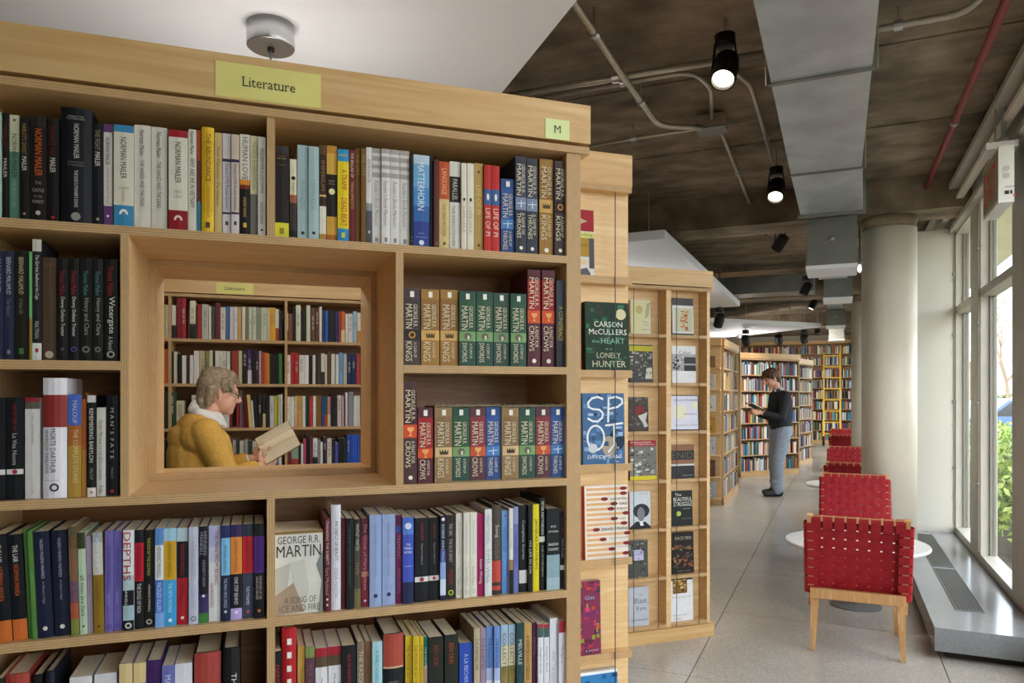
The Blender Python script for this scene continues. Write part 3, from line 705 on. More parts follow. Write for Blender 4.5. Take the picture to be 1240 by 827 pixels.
# wing with face-out ledges fixed to the end of it
WU = 0.305
wg = thing('display_wing', 'narrow maple display wing with ledges beside the front bookcase', 'display shelf', FA.w(0.31, WU), FA.a)
WW = FA.px(760.5, 440, WU)[0] - 0.31; WE = FA.px(765, 440, WU - 0.036)[0] - 0.31
MB().box(0, WW, 0, 0.02, 0.0, 2.04).build('panel', 'maple', wg)
MB().box(0, WW + 0.008, -0.012, 0.12, HB, HT).build('header', 'maple_header', wg)
board('top_board', wg, 0, WE, -0.036, 0.1, 2.0255, 2.0435)
MB().box(0, WW - 0.02, 0.021, 0.1, 0, 2.02).build('stiffener', 'maple', wg)
for z in LV:
    board('ledge', wg, 0, WE, -0.036, -0.0005, z - TH, z)
    MB().box(0, WE, -0.039, -0.0362, z - TH, z + 0.004).build('ledge_lip', 'ply_h', wg)
wx = FA.px(745, 440, WU - 0.042)[0] - 0.31
MB().tube([(wx, -0.042, 0.02), (wx, -0.042, 2.02)], 0.0016, 6).build('retaining_wire', 'wire_black', wg)
# ---- generic plywood bookcase on a frame
def case(fr, s0, s1, depth, label, dividers=(), levels=LV, header=True, name='bookcase', back=True, head=(HB, HT)):
    c = thing(name, label, 'bookcase', fr.w(s0, 0), fr.a); L = s1 - s0; zt = head[0] - 0.0065
    for a in (0, L - 0.02): board('upright', c, a, a + 0.02, 0, depth, 0, zt - 0.018, 'ply_v')
    board('top_board', c, -0.01, L + 0.01, -0.006, depth, zt - 0.018, zt)
    if header: MB().box(-0.02, L + 0.02, -0.012, depth + 0.01, head[0], head[1]).build('header', 'maple_header', c)
    for z in levels: board('shelf_board', c, 0.02, L - 0.02, 0, depth - 0.012, z - TH, z)
    for s in dividers: board('divider', c, s - s0 - 0.008, s - s0 + 0.008, 0.001, depth - 0.012, levels[-1], zt - 0.018, 'ply_v')
    if back: MB().box(0.0, L, depth - 0.012, depth, 0, zt - 0.018).build('back_panel', 'maple_brown_shade', c)
    MB().box(0.0, L, 0.0, depth - 0.012, 0, levels[-1] - TH).build('plinth', 'maple_header', c)
    return c
# bookcase behind the reading woman
FB = FA.sub(0, 3.235)
S2D = (FB.px(205.5, 440)[0], FB.px(346.5, 440)[0])
case(FB, -1.75, 0.62, 0.3, 'maple bookcase seen through the opening behind the woman', S2D)
# face-out display bookcase
FC = FA.sub(0, 2.05)
C0, C1 = 0.95, 2.06
dc = thing('display_bookcase', 'maple display bookcase with two columns of face-out books', 'bookcase', FC.w(C0, 0), FC.a)
CL = C1 - C0
MB().box(0, CL, 0.02, 0.04, 0.09, 2.04).build('back_panel', 'maple', dc)
MB().box(0, CL + 0.012, -0.07, 0.3, HB, HT).build('header', 'maple_header', dc)
board('top_board', dc, 0, CL + 0.012, -0.07, 0.3, 2.0255, 2.0435)
MB().box(0, CL + 0.02, -0.07, 0.3, 0, 0.075).build('plinth', 'maple_header', dc)
MB().box(0.0, CL, 0.041, 0.29, 0.076, 2.02).build('rear_case', 'maple', dc)
vd = FC.px(807, 560, -0.03)[0] - C0
MB().box(vd - 0.016, vd + 0.016, -0.055, 0.0195, 0.076, 2.0255).build('divider', 'maple', dc)
vd2 = vd - 0.39
MB().box(vd2 - 0.016, vd2 + 0.016, -0.055, 0.0195, 0.076, 2.0255).build('divider', 'maple', dc)
for x in (-0.0, CL - 0.02): MB().box(x, x + 0.02, -0.055, 0.0195, 0.076, 2.0255).build('end_post', 'maple', dc)
for z in LV:
    for a, b in ((0.021, vd2 - 0.017), (vd2 + 0.017, vd - 0.017), (vd + 0.017, CL - 0.021)): board('ledge', dc, a, b, -0.06, 0.0195, z - TH, z)
for px in (767, 797, 819, 846):
    x = FC.px(px, 560, -0.06)[0] - C0
    MB().tube([(x, -0.064, 0.08), (x, -0.064, 2.02)], 0.002, 6).build('retaining_wire', 'wire_black', dc)
# ---- far cases: (left px, right px, depth) measured at their plinths
FAR_BOOKS = MB()
def fill_far(fr, s0, s1, z, hmax, depth, rnd, palette, wmin=0.016, wmax=0.04, gap=0.06):
    s = s0 + 0.006
    while s < s1 - 0.02:
        w = rnd.uniform(wmin, wmax)
        if s + w > s1 - 0.004: break
        if rnd.random() < gap: s += rnd.uniform(0.01, 0.05); continue
        h = rnd.uniform(0.72, 0.97) * hmax; d = rnd.uniform(0.7, 0.95) * depth; u0 = rnd.uniform(0.006, 0.02)
        col = lin(rnd.choice(palette)); i = len(FAR_BOOKS.v)
        P = [fr.w(a, b, zz) for zz in (z + 0.0005, z + h) for a, b in ((s, u0), (s + w - 0.001, u0), (s + w - 0.001, u0 + d), (s, u0 + d))]
        FAR_BOOKS.v += [tuple(p) for p in P]
        for k, q in enumerate(((4, 5, 6, 7), (0, 1, 5, 4), (1, 2, 6, 5), (3, 0, 4, 7))):
            FAR_BOOKS.face([i + t for t in q], lin('#cfc3a8') if k == 0 else col)
        s += w
PAL = ['#e4e0d6', '#d8d2c4', '#c8c8c8', '#f0ede6', '#2a2a2e', '#1d1b1c', '#3c3a3a', '#20242e', '#6c2a2a', '#8f2f2c', '#b33a30', '#2c4a6e', '#5c86b0', '#9fc0d6', '#3e5a44', '#6f7a52', '#b89a5a', '#d8b45a', '#a8743e', '#5a4434', '#746c8c', '#c4b0a0', '#8a8f94', '#e8d8b0', '#4a3a52']
PALW = PAL + ['#e8e4dc', '#f2efe8', '#dcd8cc', '#c9d4dc']
PALB = PAL + ['#2d7f94', '#4aa3b4', '#c4452e', '#d06a3c', '#35608f', '#e9e6e0']
rnd = random.Random(11)
def frame_pts(a, b): v = b - a; return Frame(a.x, a.y, math.atan2(v.y, v.x)), v.length
# case with display end and books along its side
pa = at_depth(876.5, 9.35); pb = at_depth(894.0, 10.9)
FD, LD = frame_pts(pa, pb)
LVD = LV
case(FD, 0, LD, 0.62, 'maple bookcase end standing between the display and the man', (LD * 0.42, LD * 0.72))
for z in LVD:
    fill_far(FD, 0.03, LD * 0.42, z, 0.235, 0.2, rnd, PALW)
    if z not in LVD[1:3]: fill_far(FD, LD * 0.43, LD * 0.72, z, 0.235, 0.2, rnd, PALW)
    fill_far(FD, LD * 0.73, LD - 0.03, z, 0.235, 0.2, rnd, PALW)
dv = thing('wood_panel', 'small plain wooden panel filling two shelves of the case end', 'panel', FD.w(LD * 0.45, 0.012, LV[2]), FD.a)
MB().box(0, LD * 0.24, 0, 0.012, 0.001, 0.278 - TH - 0.002).build('lower_panel', 'maple_brown_shade', dv)
MB().box(0, LD * 0.24, 0, 0.012, 0.279, 0.279 + 0.278 - TH - 0.002).build('upper_panel', 'maple_brown_shade', dv)
FE = Frame(pa.x - 0.62 * 1.0, pa.y - 0.02, 0.0)       # its end face looks towards the camera
ew = thing('end_display', 'pale ledges with face-out books on the end of that far bookcase', 'display shelf', (pa.x - 0.64, pa.y - 0.075, 0), 0.0)
MB().box(0, 0.61, 0.02, 0.04, 0, 2.04).build('panel', 'maple', ew); MB().box(-0.01, 0.62, -0.03, 0.04, HB, HT).build('header', 'maple_header', ew)
for z in LV: MB().box(0, 0.61, -0.05, 0.0195, z - TH, z).build('ledge', 'maple', ew)
# the man's bookcase
pa = at_depth(896.6, 12.49); pb = at_depth(968.2, 13.2)
FG, LG = frame_pts(pa, pb)
case(FG, 0, LG, 0.3, 'maple bookcase full of books right behind the standing man', (LG * 0.5,))
for z in LV:
    for a, b in ((0.03, LG * 0.5 - 0.01), (LG * 0.5 + 0.01, LG - 0.03)): fill_far(FG, a, b, z, 0.24, 0.2, rnd, PALB)
pa = at_depth(965.0, 14.4); pb = at_depth(984.0, 15.4)
FH, LH = frame_pts(pa, pb)
case(FH, 0, LH, 0.3, 'narrow maple bookcase just right of the one behind the man', ())
for z in LV: fill_far(FH, 0.03, LH - 0.03, z, 0.24, 0.2, rnd, PAL)
# tall case on the far wall
zb = 22.9
FW = Frame(-5.0, Y_F - 0.36, 0.0); LW = 6.0
LVT = [2.62, 2.29, 1.93, 1.62, 1.31, 1.0, 0.69, 0.38, 0.09]
case(FW, 0, LW - 0.04, 0.34, 'tall maple bookcase covering the far wall behind the ladder', tuple(0.6 + 0.85 * k for k in range(7)), LVT, head=(2.93, 3.02))
for z in LVT:
    for k in range(-1, 7): fill_far(FW, max(0.03, 0.61 + 0.85 * k), min(LW - 0.08, 0.59 + 0.85 * (k + 1)), z, 0.26, 0.22, rnd, PALB, 0.02, 0.05)
# yellow library ladder
la = at_depth(997.5, 20.6); lb = at_depth(1017.5, 20.75)
ld_ = thing('library_ladder', 'yellow library ladder leaning on the tall far bookcase', 'ladder', (la.x, la.y - 0.25, 0), 0)
lw = lb.x - la.x
for x in (0, lw): MB().bar((x, 0, 0.12), (x, 0.5, 2.62), 0.045, 0.05).build('stile', 'yellow_paint', ld_)
for k in range(8):
    f = (k + 0.7) / 8; MB().bar((0.02, 0.5 * f, 0.12 + 2.5 * f), (lw - 0.02, 0.5 * f, 0.12 + 2.5 * f), 0.03, 0.09, side=(0, 0, 1)).build('rung', 'yellow_paint', ld_)
for x in (0, lw): MB().lathe([(0.12, -0.03), (0.13, -0.02), (0.13, 0.02), (0.12, 0.03)], 20).build('wheel', 'black_metal', ld_, (x, -0.02, 0.131), (0, PI / 2, 0))
# ================================================================== books
INK = '#e9e4da'
def book(fr, s0, s1, u, z0, h, depth, bands, texts, label, group, lean=0.0, hard=False, emblems=(), parts=True, name='book'):
    w = s1 - s0
    p = fr.w((s0 + s1) / 2, u, z0 + 0.0006)
    t = thing(name, label, 'book', p, fr.a, group, rot=(0, lean, fr.a))
    x = w / 2 - 0.0003; ct = min(0.0014 if not hard else 0.0026, w * 0.12); zt = 0.0
    if isinstance(bands, str): bands = [(1.0, bands)]
    main = lin(max(bands, key=lambda b: b[0] - ([0] + [q[0] for q in bands])[bands.index(b)])[1])
    mb = MB()
    nb = 5 if hard else 3                               # slightly rounded spine
    bulge = min(0.006, w * 0.16) if hard else min(0.0012, w * 0.05)
    xs = [-x + 2 * x * k / (nb - 1) for k in range(nb)]; ys = [bulge * ((abs(q) / x) ** 2) for q in xs]
    f0 = 0.0
    for f1, col in bands:
        za, zb = h * (1 - f1), h * (1 - f0); c = lin(col)
        for k in range(nb - 1): mb.quad((xs[k], ys[k], za), (xs[k + 1], ys[k + 1], za), (xs[k + 1], ys[k + 1], zb), (xs[k], ys[k], zb), c)
        f0 = f1
    for sgn in (-1, 1):                                 # boards
        a, b = (-x, -x + ct) if sgn < 0 else (x - ct, x)
        mb.box(a, b, bulge, depth, 0, h, main)
    mb.box(-x + ct, x - ct, bulge + 0.0006, bulge + 0.0016, 0, h, main)   # back of the spine
    mb.build('cover', 'cover', t)
    ins = 0.004 if hard else 0.0008
    MB().box(-x + ct, x - ct, bulge + 0.0018, depth - ins, ins, h - ins).build('page_block', 'paper', t)
    if parts:
        for tx in texts:
            s, a, b, col = tx[:4]; wa, wb = (tx[4], tx[5]) if len(tx) > 5 else (0.24, 0.72)
            yy = -0.0006; tm = MB()
            if s.startswith('~'):                       # lettering across the spine
                s = s[1:]; L, H = text_fit(s, w * (wb - wa), h * (b - a), 1.6)
                put_text(tm, s, (-w / 2 + w * (wa + wb) / 2 - L / 2, yy, h * (1 - (a + b) / 2) - H / 2), (L, 0, 0), (0, 0, H), lin(col))
            else:                                       # reading down the spine
                L, H = text_fit(s, h * (b - a), w * (wb - wa), 1.5)
                put_text(tm, s, (-w / 2 + w * (wa + wb) / 2 - H / 2, yy, h * (1 - a) - (h * (b - a) - L) / 2), (0, 0, -L), (H, 0, 0), lin(col))
            tm.build('spine_lettering', 'print', t)
        for kind, f, col in emblems: emblem(t, kind, w, h * (1 - f), col, bulge)
    return t
def emblem(t, kind, w, z, col, off=0.0):
    m = MB(); r = min(w * 0.3, 0.0085); y = -0.0008; c = lin(col)
    if kind == 'disc': m.poly([(r * math.cos(2 * PI * k / 14), y, z + r * math.sin(2 * PI * k / 14)) for k in range(14)][::1], c)
    elif kind == 'dot':
        r = w * 0.16; m.poly([(r * math.cos(2 * PI * k / 10), y, z + r * math.sin(2 * PI * k / 10)) for k in range(10)], c)
    elif kind == 'square': m.poly([(-r * .55, y, z - r * .8), (r * .55, y, z - r * .8), (r * .55, y, z + r * .8), (-r * .55, y, z + r * .8)], c)
    elif kind == 'ring':
        for k in range(14):
            a0, a1 = 2 * PI * k / 14, 2 * PI * (k + 1) / 14
            m.poly([(r * .55 * math.cos(a0), y, z + r * .55 * math.sin(a0)), (r * math.cos(a0), y, z + r * math.sin(a0)), (r * math.cos(a1), y, z + r * math.sin(a1)), (r * .55 * math.cos(a1), y, z + r * .55 * math.sin(a1))], c)
    elif kind == 'crown':
        q = [(-1.15, -.7), (1.15, -.7), (1.3, .9), (.75, 0), (.4, .8), (0, .05), (-.4, .8), (-.75, 0), (-1.3, .9)]
        m.poly([(a * r, y, z + b * r) for a, b in q], c)
    elif kind == 'cup':
        q = [(-.7, -1.3), (.7, -1.3), (.18, -1.0), (.15, -.3), (.8, .2), (.95, 1.1), (-.95, 1.1), (-.8, .2), (-.15, -.3), (-.18, -1.0)]
        m.poly([(a * r, y, z + b * r) for a, b in q], c)
    elif kind == 'helm':
        m.poly([(r * 1.05 * math.cos(2 * PI * k / 14), y, z + r * 1.05 * math.sin(2 * PI * k / 14)) for k in range(14)], c)
        m.poly([(-r * .1, y - .0003, z - r * .9), (r * .45, y - .0003, z - r * .9), (r * .5, y - .0003, z + r * .1), (-r * .1, y - .0003, z + r * .3)], lin('#d8d2b8'))
    elif kind == 'sword':
        m.poly([(-r * 1.4, y, z - r * .12), (r * 1.4, y, z + r * .1), (r * 1.3, y, z + r * .3), (-r * 1.4, y, z + r * .12)], c)
        m.poly([(-r * .2, y - .0003, z - r * 1.1), (r * .15, y - .0003, z - r * 1.1), (r * .05, y - .0003, z + r), (-r * .1, y - .0003, z + r)], c)
    elif kind == 'oval': m.poly([(r * .6 * math.cos(2 * PI * k / 14), y, z + r * 1.5 * math.sin(2 * PI * k / 14)) for k in range(14)], c)
    elif kind == 'arc':
        for k in range(7):
            a0, a1 = PI * k / 7, PI * (k + 1) / 7
            m.poly([(r * .5 * math.cos(a0), y, z + r * .7 * math.sin(a0)), (r * math.cos(a0), y, z + r * 1.3 * math.sin(a0)), (r * math.cos(a1), y, z + r * 1.3 * math.sin(a1)), (r * .5 * math.cos(a1), y, z + r * .7 * math.sin(a1))], c)
    m.build('emblem', 'print', t)
def parse_bands(b):
    out = []
    for q in b.split(','):
        c, _, f = q.strip().partition('@'); out.append((float(f) if f else 1.0, c))
    return out
def parse_texts(t):
    out = []
    for q in (t or '').split(';'):
        if not q.strip(): continue
        p = q.strip().split(':'); out.append((p[0], float(p[1]), float(p[2]), p[3]) + ((float(p[4]), float(p[5])) if len(p) > 5 else ()))
    return out
def parse_emb(e):
    return [(q.split(':')[0].strip(), float(q.split(':')[1]), q.split(':')[2].strip()) for q in (e or '').split(';') if q.strip()]
def bookish(d):
    d = d.split(',')[0]
    for k in (' with ', ' over ', ' fading ', ' beside ', ' right of ', ' against ', ' top ', ' at the '):
        if k in d: i = d.index(k); return d[:i] + ' book' + d[i:]
    return d + ' book'
def shelf_row(data, fr, z0, where, group, depth=0.135, u=0.012, leans=None):
    rows = [r.strip() for r in data.strip().split('\n') if r.strip()]; n = len(rows); prev = None
    for i, r in enumerate(rows):
        f = [q.strip() for q in r.split('|')] + [''] * 4
        nums = f[0].split(); x0, x1, yt = float(nums[0]), float(nums[1]), float(nums[2])
        flags = nums[3:] ; uu = u + 0.004 * ((i * 7) % 3)
        a = fr.px(x0, 440, uu)[0]; b = fr.px(x1, 440, uu)[0]
        if prev is not None and a < prev: a = prev + 0.0002
        prev = b
        h = fr.px((x0 + x1) / 2, yt, uu)[1] - z0
        ln = 0.0; hard = 'H' in flags
        for g in flags:
            if g.startswith('l'): ln = math.radians(float(g[1:]))
        dd = 0.105 if h < 0.185 else depth
        pos = ORD[i] + ' from left' if i < n / 2 else (('last' if i == n - 1 else ORD[n - 1 - i] + ' from right'))
        label = '%s, %s, %s' % (bookish(f[1]), pos, where)
        book(fr, a, b, uu, z0, h, dd + (0.01 if hard else 0), parse_bands(f[2]), parse_texts(f[3]), label, group, ln, hard, parse_emb(f[4]))
GK = '#d9cdb0'
def grrm(kind, mass=True):
    B = {'K': ('#946a34', '#d6aa60', '#a5793c', 'crown', '#5a4426', 'A CLASH OF', 'KINGS'),
         'k': ('#8a6a48', '#d8b88a', '#96764f', 'crown', '#4a3826', 'A CLASH OF', 'KINGS'),
         'D': ('#43363b', '#2c2226', '#4b3b3e', 'ring', '#b7843c', 'A CLASH OF', 'KINGS'),
         'S': ('#33573f', '#7ba068', '#2f5044', 'helm', '#6a6450', 'A STORM OF', 'SWORDS'),
         's': ('#3f5644', '#71946a', '#38514a', 'helm', '#6a6450', 'A STORM OF', 'SWORDS'),
         'F': ('#a3242c', '#d9572e', '#5a2a35', 'cup', '#f0a45c', 'A FEAST FOR', 'CROWS'),
         'f': ('#8a3440', '#c9583a', '#5c3540', 'cup', '#e8a868', 'A FEAST FOR', 'CROWS'),
         'T': ('#35599a', '#5284c0', '#30508c', 'sword', '#cfe0f2', 'A GAME OF', 'THRONES'),
         't': ('#474a58', '#7f8aa6', '#3a3c48', 'sword', '#dfe6f4', 'A GAME OF', 'THRONES'),
         'R': ('#4a2a2e', '#d0502a', '#4d3236', 'cup', '#f0b06c', 'A FEAST FOR', 'CROWS')}[kind]
    if mass:
        bands = '%s@.13,%s@.54,%s@.67,%s@1' % (B[2], B[0], B[1], B[2])
        tx = 'GEORGE R.R.:.2:.5:%s:.56:.84;MARTIN:.2:.52:%s:.12:.5;%s:.7:.9:%s:.56:.82;%s:.69:.95:%s:.12:.5' % (GK, GK, B[5], GK, B[6], GK)
        em = 'square:.07:#efe9dc;%s:.605:%s' % (B[3], B[4])
    else:
        bands = '%s@.1,%s@.42,%s@.55,%s@1' % (B[2], B[0], B[1], B[2])
        tx = 'GEORGE R.R.:.08:.38:%s:.56:.84;MARTIN:.08:.4:%s:.12:.5;%s:.58:.8:%s:.56:.82;%s:.58:.84:%s:.12:.5' % (GK, GK, B[5], GK, B[6], GK)
        em = '%s:.485:%s;dot:.94:#efe9dc' % (B[3], B[4])
    return '%s|%s|%s' % (bands, tx, em)

ROW1L = '''
-6 1.5 136|slim pale mint|#a9c4ae
2.2 10.5 137|slim black|#1d1715|MAILER:.42:.62:#d9d2c6;HARLOT:.1:.36:#6e2420
11 23.5 139.5|cream and green|#d6d1b0@.35,#5d8a74@1|NORMAN MAILER:.18:.6:#3a3a30;THE SPOOKY ART:.62:.88:#8fae98|dot:.05:#6d7060
24 35.5 142.6|black with gold lettering|#1b1613|HARLOT'S GHOST:.06:.36:#9b8450;MAILER:.38:.52:#ded7cb|dot:.94:#b08d66
36 56 141|black with big orange lettering|#2a2422@.1,#1e1917@1|NORMAN MAILER:.12:.57:#c65f1e:.2:.85;~THE:.62:.65:#8d8378:.3:.7;~CASTLE:.68:.73:#a89f94:.15:.85;~IN THE:.75:.78:#8d8378:.25:.75;~FOREST:.79:.84:#a89f94:.15:.85|dot:.92:#b9b3a8
57 71.5 143.7|black with dark red lettering|#1b1513|OSWALD'S TALE:.07:.36:#6a1f1e;MAILER:.38:.52:#d8d0c4|dot:.95:#a02a30
72.5 111 130.7 H|very thick black hardback|#16171c|NORMAN MAILER:.14:.44:#c9c6c0:.42:.62;~WINNER OF THE:.07:.085:#a8a6a0:.25:.75;~PULITZER PRIZE:.09:.105:#a8a6a0:.22:.78;THE EXECUTIONER'S SONG:.54:.86:#c9c6c0:.4:.62;~INTRODUCTION:.465:.48:#87867f:.25:.75;~BY DAVE EGGERS:.49:.505:#87867f:.25:.75|disc:.94:#8d8c86
112 124.8 150|black with violet edge|#19171c|THE FIGHT:.06:.26:#93876a;MAILER:.28:.42:#d8d0c4|dot:.94:#8f8a80
125.2 136 150.7|white with purple ends|#6a3d74@.08,#ddd5cc@.8,#6a3d74@1|NORMAN MAILER:.13:.4:#2e2a28;THE GOSPEL ACCORDING TO THE SON:.42:.78:#8a8078|dot:.9:#e6dfe6
137.5 162 151.8|cream with blue ends|#3d86b4@.07,#d9d2c0@.79,#3d86b4@1|NORMAN MAILER:.12:.53:#2a2622:.2:.78;~ANCIENT:.6:.64:#8c8270:.25:.75;EVENINGS:.64:.75:#8c8270:.35:.6|arc:.88:#e8e4da
162.6 182.5 151.8|white with black title, left of the pair|#d6cfc2|Norman Mailer:.05:.3:#3a342e;THE NAKED AND THE DEAD:.34:.79:#3a342e|square:.975:#d6cfc2
183.2 202.4 154.5|white with black title, right of the pair|#d4cdc1|Norman Mailer:.05:.3:#3a342e;THE NAKED AND THE DEAD:.34:.79:#3a342e
204 227.5 158|cream with red ends|#9c1f24@.07,#dcd5c4@.8,#8d191f@1|NORMAN MAILER:.12:.53:#2a2622:.2:.78;~FIRST:.6:.63:#8c8270:.3:.7;~LIGHT:.65:.68:#8c8270:.3:.7|arc:.9:#e8c9c0
228.2 237.8 157|narrow white with black question title|#dad3c6|Norman Mailer:.02:.25:#2f2a26;WHY ARE WE IN VIETNAM?:.28:.77:#2f2a26:.2:.8
238.2 243.4 158|thin rust and blue|#a8492e@.3,#6c3a30@.7,#3f7d94@1
243.8 259.3 154 H|bright yellow hardback with blue blocks|#e3b52a@.13,#d9ab24@.8,#e6b92c@1|THE ABUNDANCE:.06:.52:#7a5418:.35:.75;AMIT MAJMUDAR:.56:.86:#9a7420:.4:.65|square:.93:#4a4636
259.8 268.8 161|tan with blue patches|#cbb076|Amit Majmudar:.14:.46:#7d6434;Partitions:.5:.72:#7d6434
269.4 279.7 162|white and dark purple, left of two alike|#d4ccd0@.25,#3a3350@.28,#cfc8d2@.78,#3a3350@.8,#d9d2d6@1|Dreams of My Russian Summers:.3:.76:#57506a|square:.89:#3e3a4a
280 289.8 163|tan white and dark purple, right of two alike|#cfb9a4@.25,#2f2a44@.28,#cbb8ac@.78,#2f2a44@.8,#d6cbc8@1|Dreams of My Russian Summers:.3:.76:#57506a|square:.89:#3e3a4a
290.4 302.8 163|white over black with flames|#ddd6c9@.45,#d98a2c@.5,#7a2a18@.54,#17120f@1|HUMAN LOVE:.03:.45:#6a6258:.25:.8;ANDREI MAKINE:.62:.82:#c7a64e|square:.9:#d9a93e
303.2 311.8 165|cream over grey|#dcd2ac@.58,#77706a@1|THE LIFE OF AN UNKNOWN MAN:.06:.54:#8c8462
312.2 321.8 166|white with grey title at the divider|#d5cdc4|REQUIEM FOR A LOST EMPIRE:.12:.57:#5d564e;ANDREI MAKINE:.66:.88:#6a625a|dot:.94:#3c3834
'''
ROW1R = '''
332.5 350 177|dark grey with yellow foot|#34302e@.08,#211b18@.84,#d2cb35@1|~EVENINGS:.1:.12:#8f3d34:.2:.8;~AND OTHER:.13:.145:#b7ab4a:.2:.8;~A LIBRARY:.2:.215:#6d655c:.25:.75|square:.93:#8d861f
351 359.5 193|cream fading to brown|#e0d6b8@.45,#a35b44@.55,#40302a@.9,#16120f@1|Night:.25:.5:#8c7c64|disc:.24:#241d18
360.2 373.2 176|pale blue, left of the pair|#a9bfc2|I IN PARADISE:.36:.68:#8ba1a6|dot:.93:#1e2426
373.6 386.4 177.6|pale blue, right of the pair|#a7bdc0|I IN PARADISE:.36:.68:#8ba1a6|dot:.93:#1e2426
386.8 395.2 176|brown with white label|#5a3d24@.1,#3a2416@.52,#d9b470@.54,#3a2416@.64,#e4dccb@.93,#b08340@1|IMPERIUM:.14:.5:#8f6f42
395.6 408.2 176.7|amber with black lozenge|#c98f34@.08,#e0b04a@.3,#241a14@.74,#d8a63e@.93,#b06a24@1|~DAVID:.36:.38:#9b8b6c:.2:.8;~MARKSON:.39:.41:#9b8b6c:.2:.8|disc:.48:#e9dca4
408.6 422.6 181|yellow with red title and blue ends|#2f8cc4@.13,#e5cb22@.86,#2a86c0@1|A TRAMP:.22:.44:#b8352a:.3:.85;DEAD BEAT:.53:.83:#b8352a:.3:.85;~READER:.05:.08:#d9d04c:.15:.85|square:.93:#c9d04c
423 430.2 182|slim maroon|#6d1f26|THE BALLAD OF:.03:.3:#d8c8b0;TRENCHMOUTH:.34:.64:#c8a070
430.4 436.2 180|slim brown, first of two|#7a5526|THE CITY:.05:.3:#c49a4c
436.5 443 180|slim brown, second of two|#74501f|THE CITY:.05:.3:#c49a4c
443.3 450.6 178.5|white over dark grey|#d9d6d4@.58,#8f9294@.66,#4e4e52@1|BERNICE:.1:.4:#8c8886|square:.88:#d0cec8
450.8 461.3 180|white with speckled top, first of four|#a9a29c@.05,#d8d4d2@.08,#aaa39d@.13,#d8d4d2@.17,#a9a29c@.21,#d8d4d2@.25,#aaa39d@.3,#ded9d6@1|Reader's Block Markson:.34:.8:#9a948e|square:.95:#84807c
462 472.8 180.5|white with speckled top, second of four|#a9a29c@.05,#d8d4d2@.08,#aaa39d@.13,#d8d4d2@.17,#a9a29c@.21,#d8d4d2@.25,#aaa39d@.3,#dfdbd8@1|Reader's Block Markson:.34:.8:#9a948e|square:.95:#84807c
473.1 484 181.8|white with speckled top, third of four|#a9a29c@.05,#d8d4d2@.08,#aaa39d@.13,#d8d4d2@.17,#a9a29c@.21,#d8d4d2@.25,#aaa39d@.3,#ded9d6@1|Reader's Block Markson:.34:.8:#9a948e|square:.95:#84807c
484.4 496 183|white with speckled top, last of four|#a9a29c@.05,#d8d4d2@.08,#aaa39d@.13,#d8d4d2@.17,#a9a29c@.21,#d8d4d2@.25,#aaa39d@.3,#dedad7@1|Reader's Block Markson:.34:.8:#9a948e|square:.95:#84807c
496.4 500.2 189|very thin black with green dots|#1b1a16||dot:.9:#9ab04a;dot:.94:#9ab04a
500.6 520.2 188|wide blue with pale top|#b9cfe0@.1,#6da8d4@.35,#4a8cc8@.55,#3564a8@.72,#2d3f8c@1|MATTERHORN:.08:.6:#dfeaf2:.25:.68;~A NOVEL:.84:.86:#8fa6d0:.3:.7;~KARL MARLANTES:.88:.9:#8fa6d0:.15:.85|dot:.95:#dfe6f0
520.6 524.4 189|thin black beside the wide blue one|#1d1d20
525 531.8 193.6|dark reddish brown|#5a2a26|NO:.93:.97:#b87a6a
532 544.2 196|orange over cream|#c4512a@.43,#d9c186@1|LANGUAGE:.08:.38:#e8c088;THE MAN MOTHER:.48:.86:#8d7448|dot:.94:#6a5a34
544.6 557.6 196|white with black painted panel|#ddd9d2@.17,#23201e@.46,#ded9d2@1|PARALLEL:.2:.44:#c9c4bc;THE EXECUTIONER:.5:.96:#8d8880:.2:.5
557.8 565.4 197.6|cream with tiny black bird, left one|#e0d8c8|CAFE LEILA:.5:.8:#b59a7c|square:.42:#29231d
566 574 198|cream with tiny black bird, right one|#e2dacb|CAFE LEILA:.5:.8:#b59a7c|square:.42:#29231d
574.3 585.2 198|gold with pale title|#b99a58|LIFE OF PI:.25:.58:#d8c27c:.2:.75|dot:.1:#6a4a24;dot:.93:#6a5020
585.6 595.2 200|red with blue oval, left of two alike|#b92a24@.28,#3a5f98@.46,#c0302a@1|LIFE OF PI:.5:.82:#e8d2c4:.2:.8|oval:.37:#e4e0da
595.6 605.2 201|red with blue oval, right of two alike|#b92a24@.28,#3a5f98@.46,#c0302a@1|LIFE OF PI:.5:.82:#e8d2c4:.2:.8|oval:.37:#e4e0da
606.8 623 217|short blue sword|GR:Tm
623.4 637.6 189.6|tall slate sword, left of two alike|GR:tt
638 651.2 192|tall slate sword, right of two alike|GR:tt
653.4 670.2 193|tall gold crown|GR:Kt
670.6 685.2 195.4|tall dark brown ring|GR:Dt
'''
